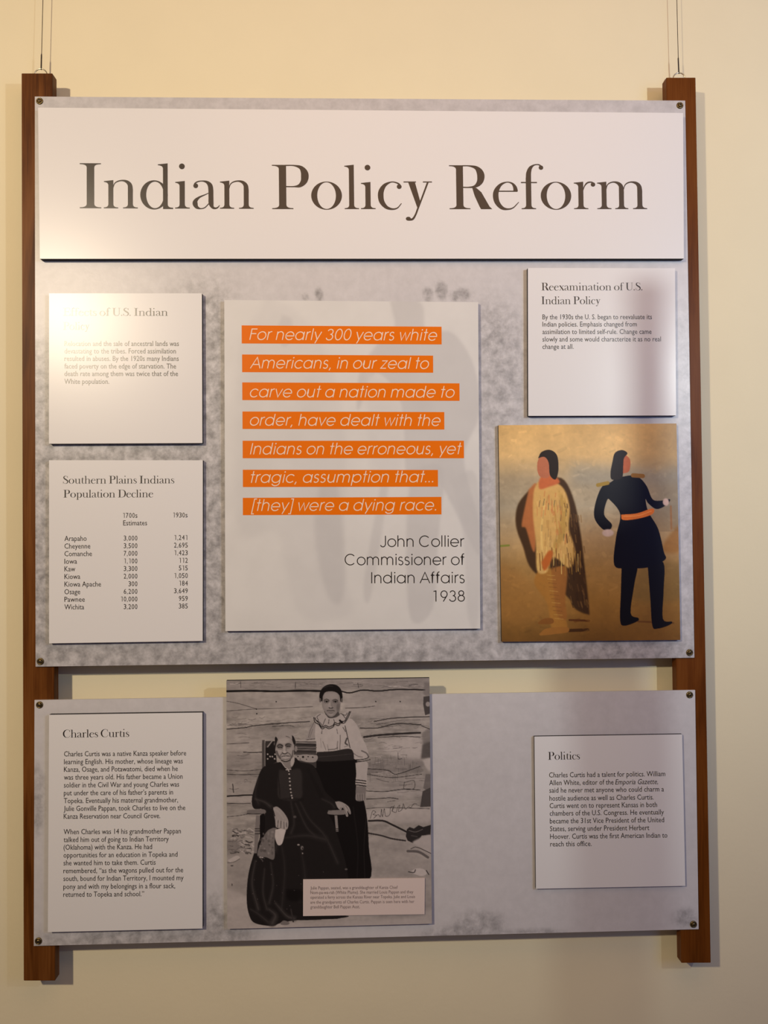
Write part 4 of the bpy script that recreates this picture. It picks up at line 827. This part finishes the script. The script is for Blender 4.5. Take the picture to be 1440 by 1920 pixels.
Pl([(380, 640), (360, 800), (365, 960)], 14, (214, 172, 96), 8, .6); Pl([(450, 640), (470, 820)], 12, (168, 116, 50), 8, .6)
for _ in range(90):
    x, y = rr.uniform(325, 545), rr.uniform(520, 1000); Pl([(x, y), (x + rr.uniform(-8, 8), y + rr.uniform(20, 70))], rr.uniform(4, 12), rr.choice([(206, 160, 92), (160, 112, 56), (140, 104, 60), (196, 146, 80), (178, 96, 50)]), 4, .45)
for _ in range(60):
    x = rr.uniform(560, 690); y = rr.uniform(620, 1340); Pl([(x - 40 + (y - 620) * .05, y), (x - 36 + (y - 620) * .06, y + rr.uniform(25, 60))], rr.uniform(4, 10), rr.choice([(96, 62, 30), (46, 28, 14), (128, 88, 44)]), 3, .5)
for y in range(1130, 1460, 28): Pl([(400 + (y - 1130) * .18, y), (455 + (y - 1130) * .2, y + 6)], 5, rr.choice([(112, 66, 26), (180, 130, 60)]), 2, .6)
Pp([(360, 1040), (410, 960), (440, 970), (420, 1050), (380, 1100)], (170, 84, 30), 3)
Pp([(335, 1470), (380, 1440), (440, 1440), (440, 1475), (350, 1480)], (120, 70, 26), 2); Pp([(345, 1550), (400, 1510), (540, 1500), (550, 1535), (460, 1550), (360, 1560)], (142, 88, 34), 2)
Pp([(355, 430), (440, 420), (490, 470), (420, 500), (350, 520), (340, 470)], (176, 88, 46), 3)
Pp([(330, 330), (350, 285), (400, 275), (430, 320), (430, 400), (400, 440), (350, 430), (330, 385)], (164, 92, 60), 2)
Pp([(335, 300), (360, 255), (420, 240), (470, 280), (480, 380), (460, 450), (420, 420), (410, 330), (380, 290)], (38, 26, 18), 2)
# right figure: long dark coat with an orange sash
Pp([(930, 1060), (1040, 1050), (1020, 1200), (995, 1400), (1050, 1435), (1040, 1460), (950, 1490), (920, 1450), (925, 1250)], (14, 10, 10), 2)
Pp([(1115, 1050), (1228, 1040), (1230, 1240), (1225, 1440), (1290, 1460), (1270, 1485), (1190, 1510), (1150, 1490), (1135, 1300)], (16, 11, 12), 2)
Pp([(850, 470), (900, 440), (1000, 420), (1060, 440), (1110, 500), (1150, 590), (1210, 600), (1275, 590), (1250, 630), (1180, 660), (1120, 620), (1100, 590), (1120, 680), (1190, 800), (1230, 960), (1240, 1020), (1120, 1075), (980, 1080), (878, 1060), (890, 860), (920, 700), (850, 600), (825, 600), (805, 700), (860, 770), (840, 810), (790, 800), (735, 720), (745, 610), (790, 500)], (15, 10, 13), 2)
Pp([(925, 700), (1040, 690), (1150, 655), (1150, 695), (1050, 728), (940, 738)], (206, 104, 38), 2); Pl([(945, 712), (1050, 706), (1140, 675)], 6, (226, 140, 70), 2, .8)
Bl2 = lambda x, y, a, b, c: cv.blob(x, y, a, b, c, .5)
Bl2(832, 830, 40, 26, (190, 158, 138)); Bl2(1245, 610, 22, 26, (196, 160, 140))
Pl([(760, 490), (830, 475)], 26, (142, 108, 40), 3); Pl([(1010, 420), (1080, 425)], 30, (128, 84, 32), 3)
Pp([(880, 330), (930, 270), (985, 300), (990, 360), (970, 400), (890, 400)], (170, 88, 54), 2); Pp([(862, 330), (880, 262), (930, 240), (970, 262), (945, 300), (940, 360), (930, 440), (860, 450), (850, 400)], (34, 24, 20), 2)
Pl([(1280, 640), (1285, 800)], 14, (146, 92, 48), 4, .7)
cv.c *= (0.96 + 0.08 * cv.noise(50, 60, 3, 8))[..., None] * (1.04 - 0.12 * v[..., None])
sheet('printed_image', quad_at(aq, -TC - 0.0001), -TC - 0.0001, cv, M['painting'], r, white=(196, 184, 172))
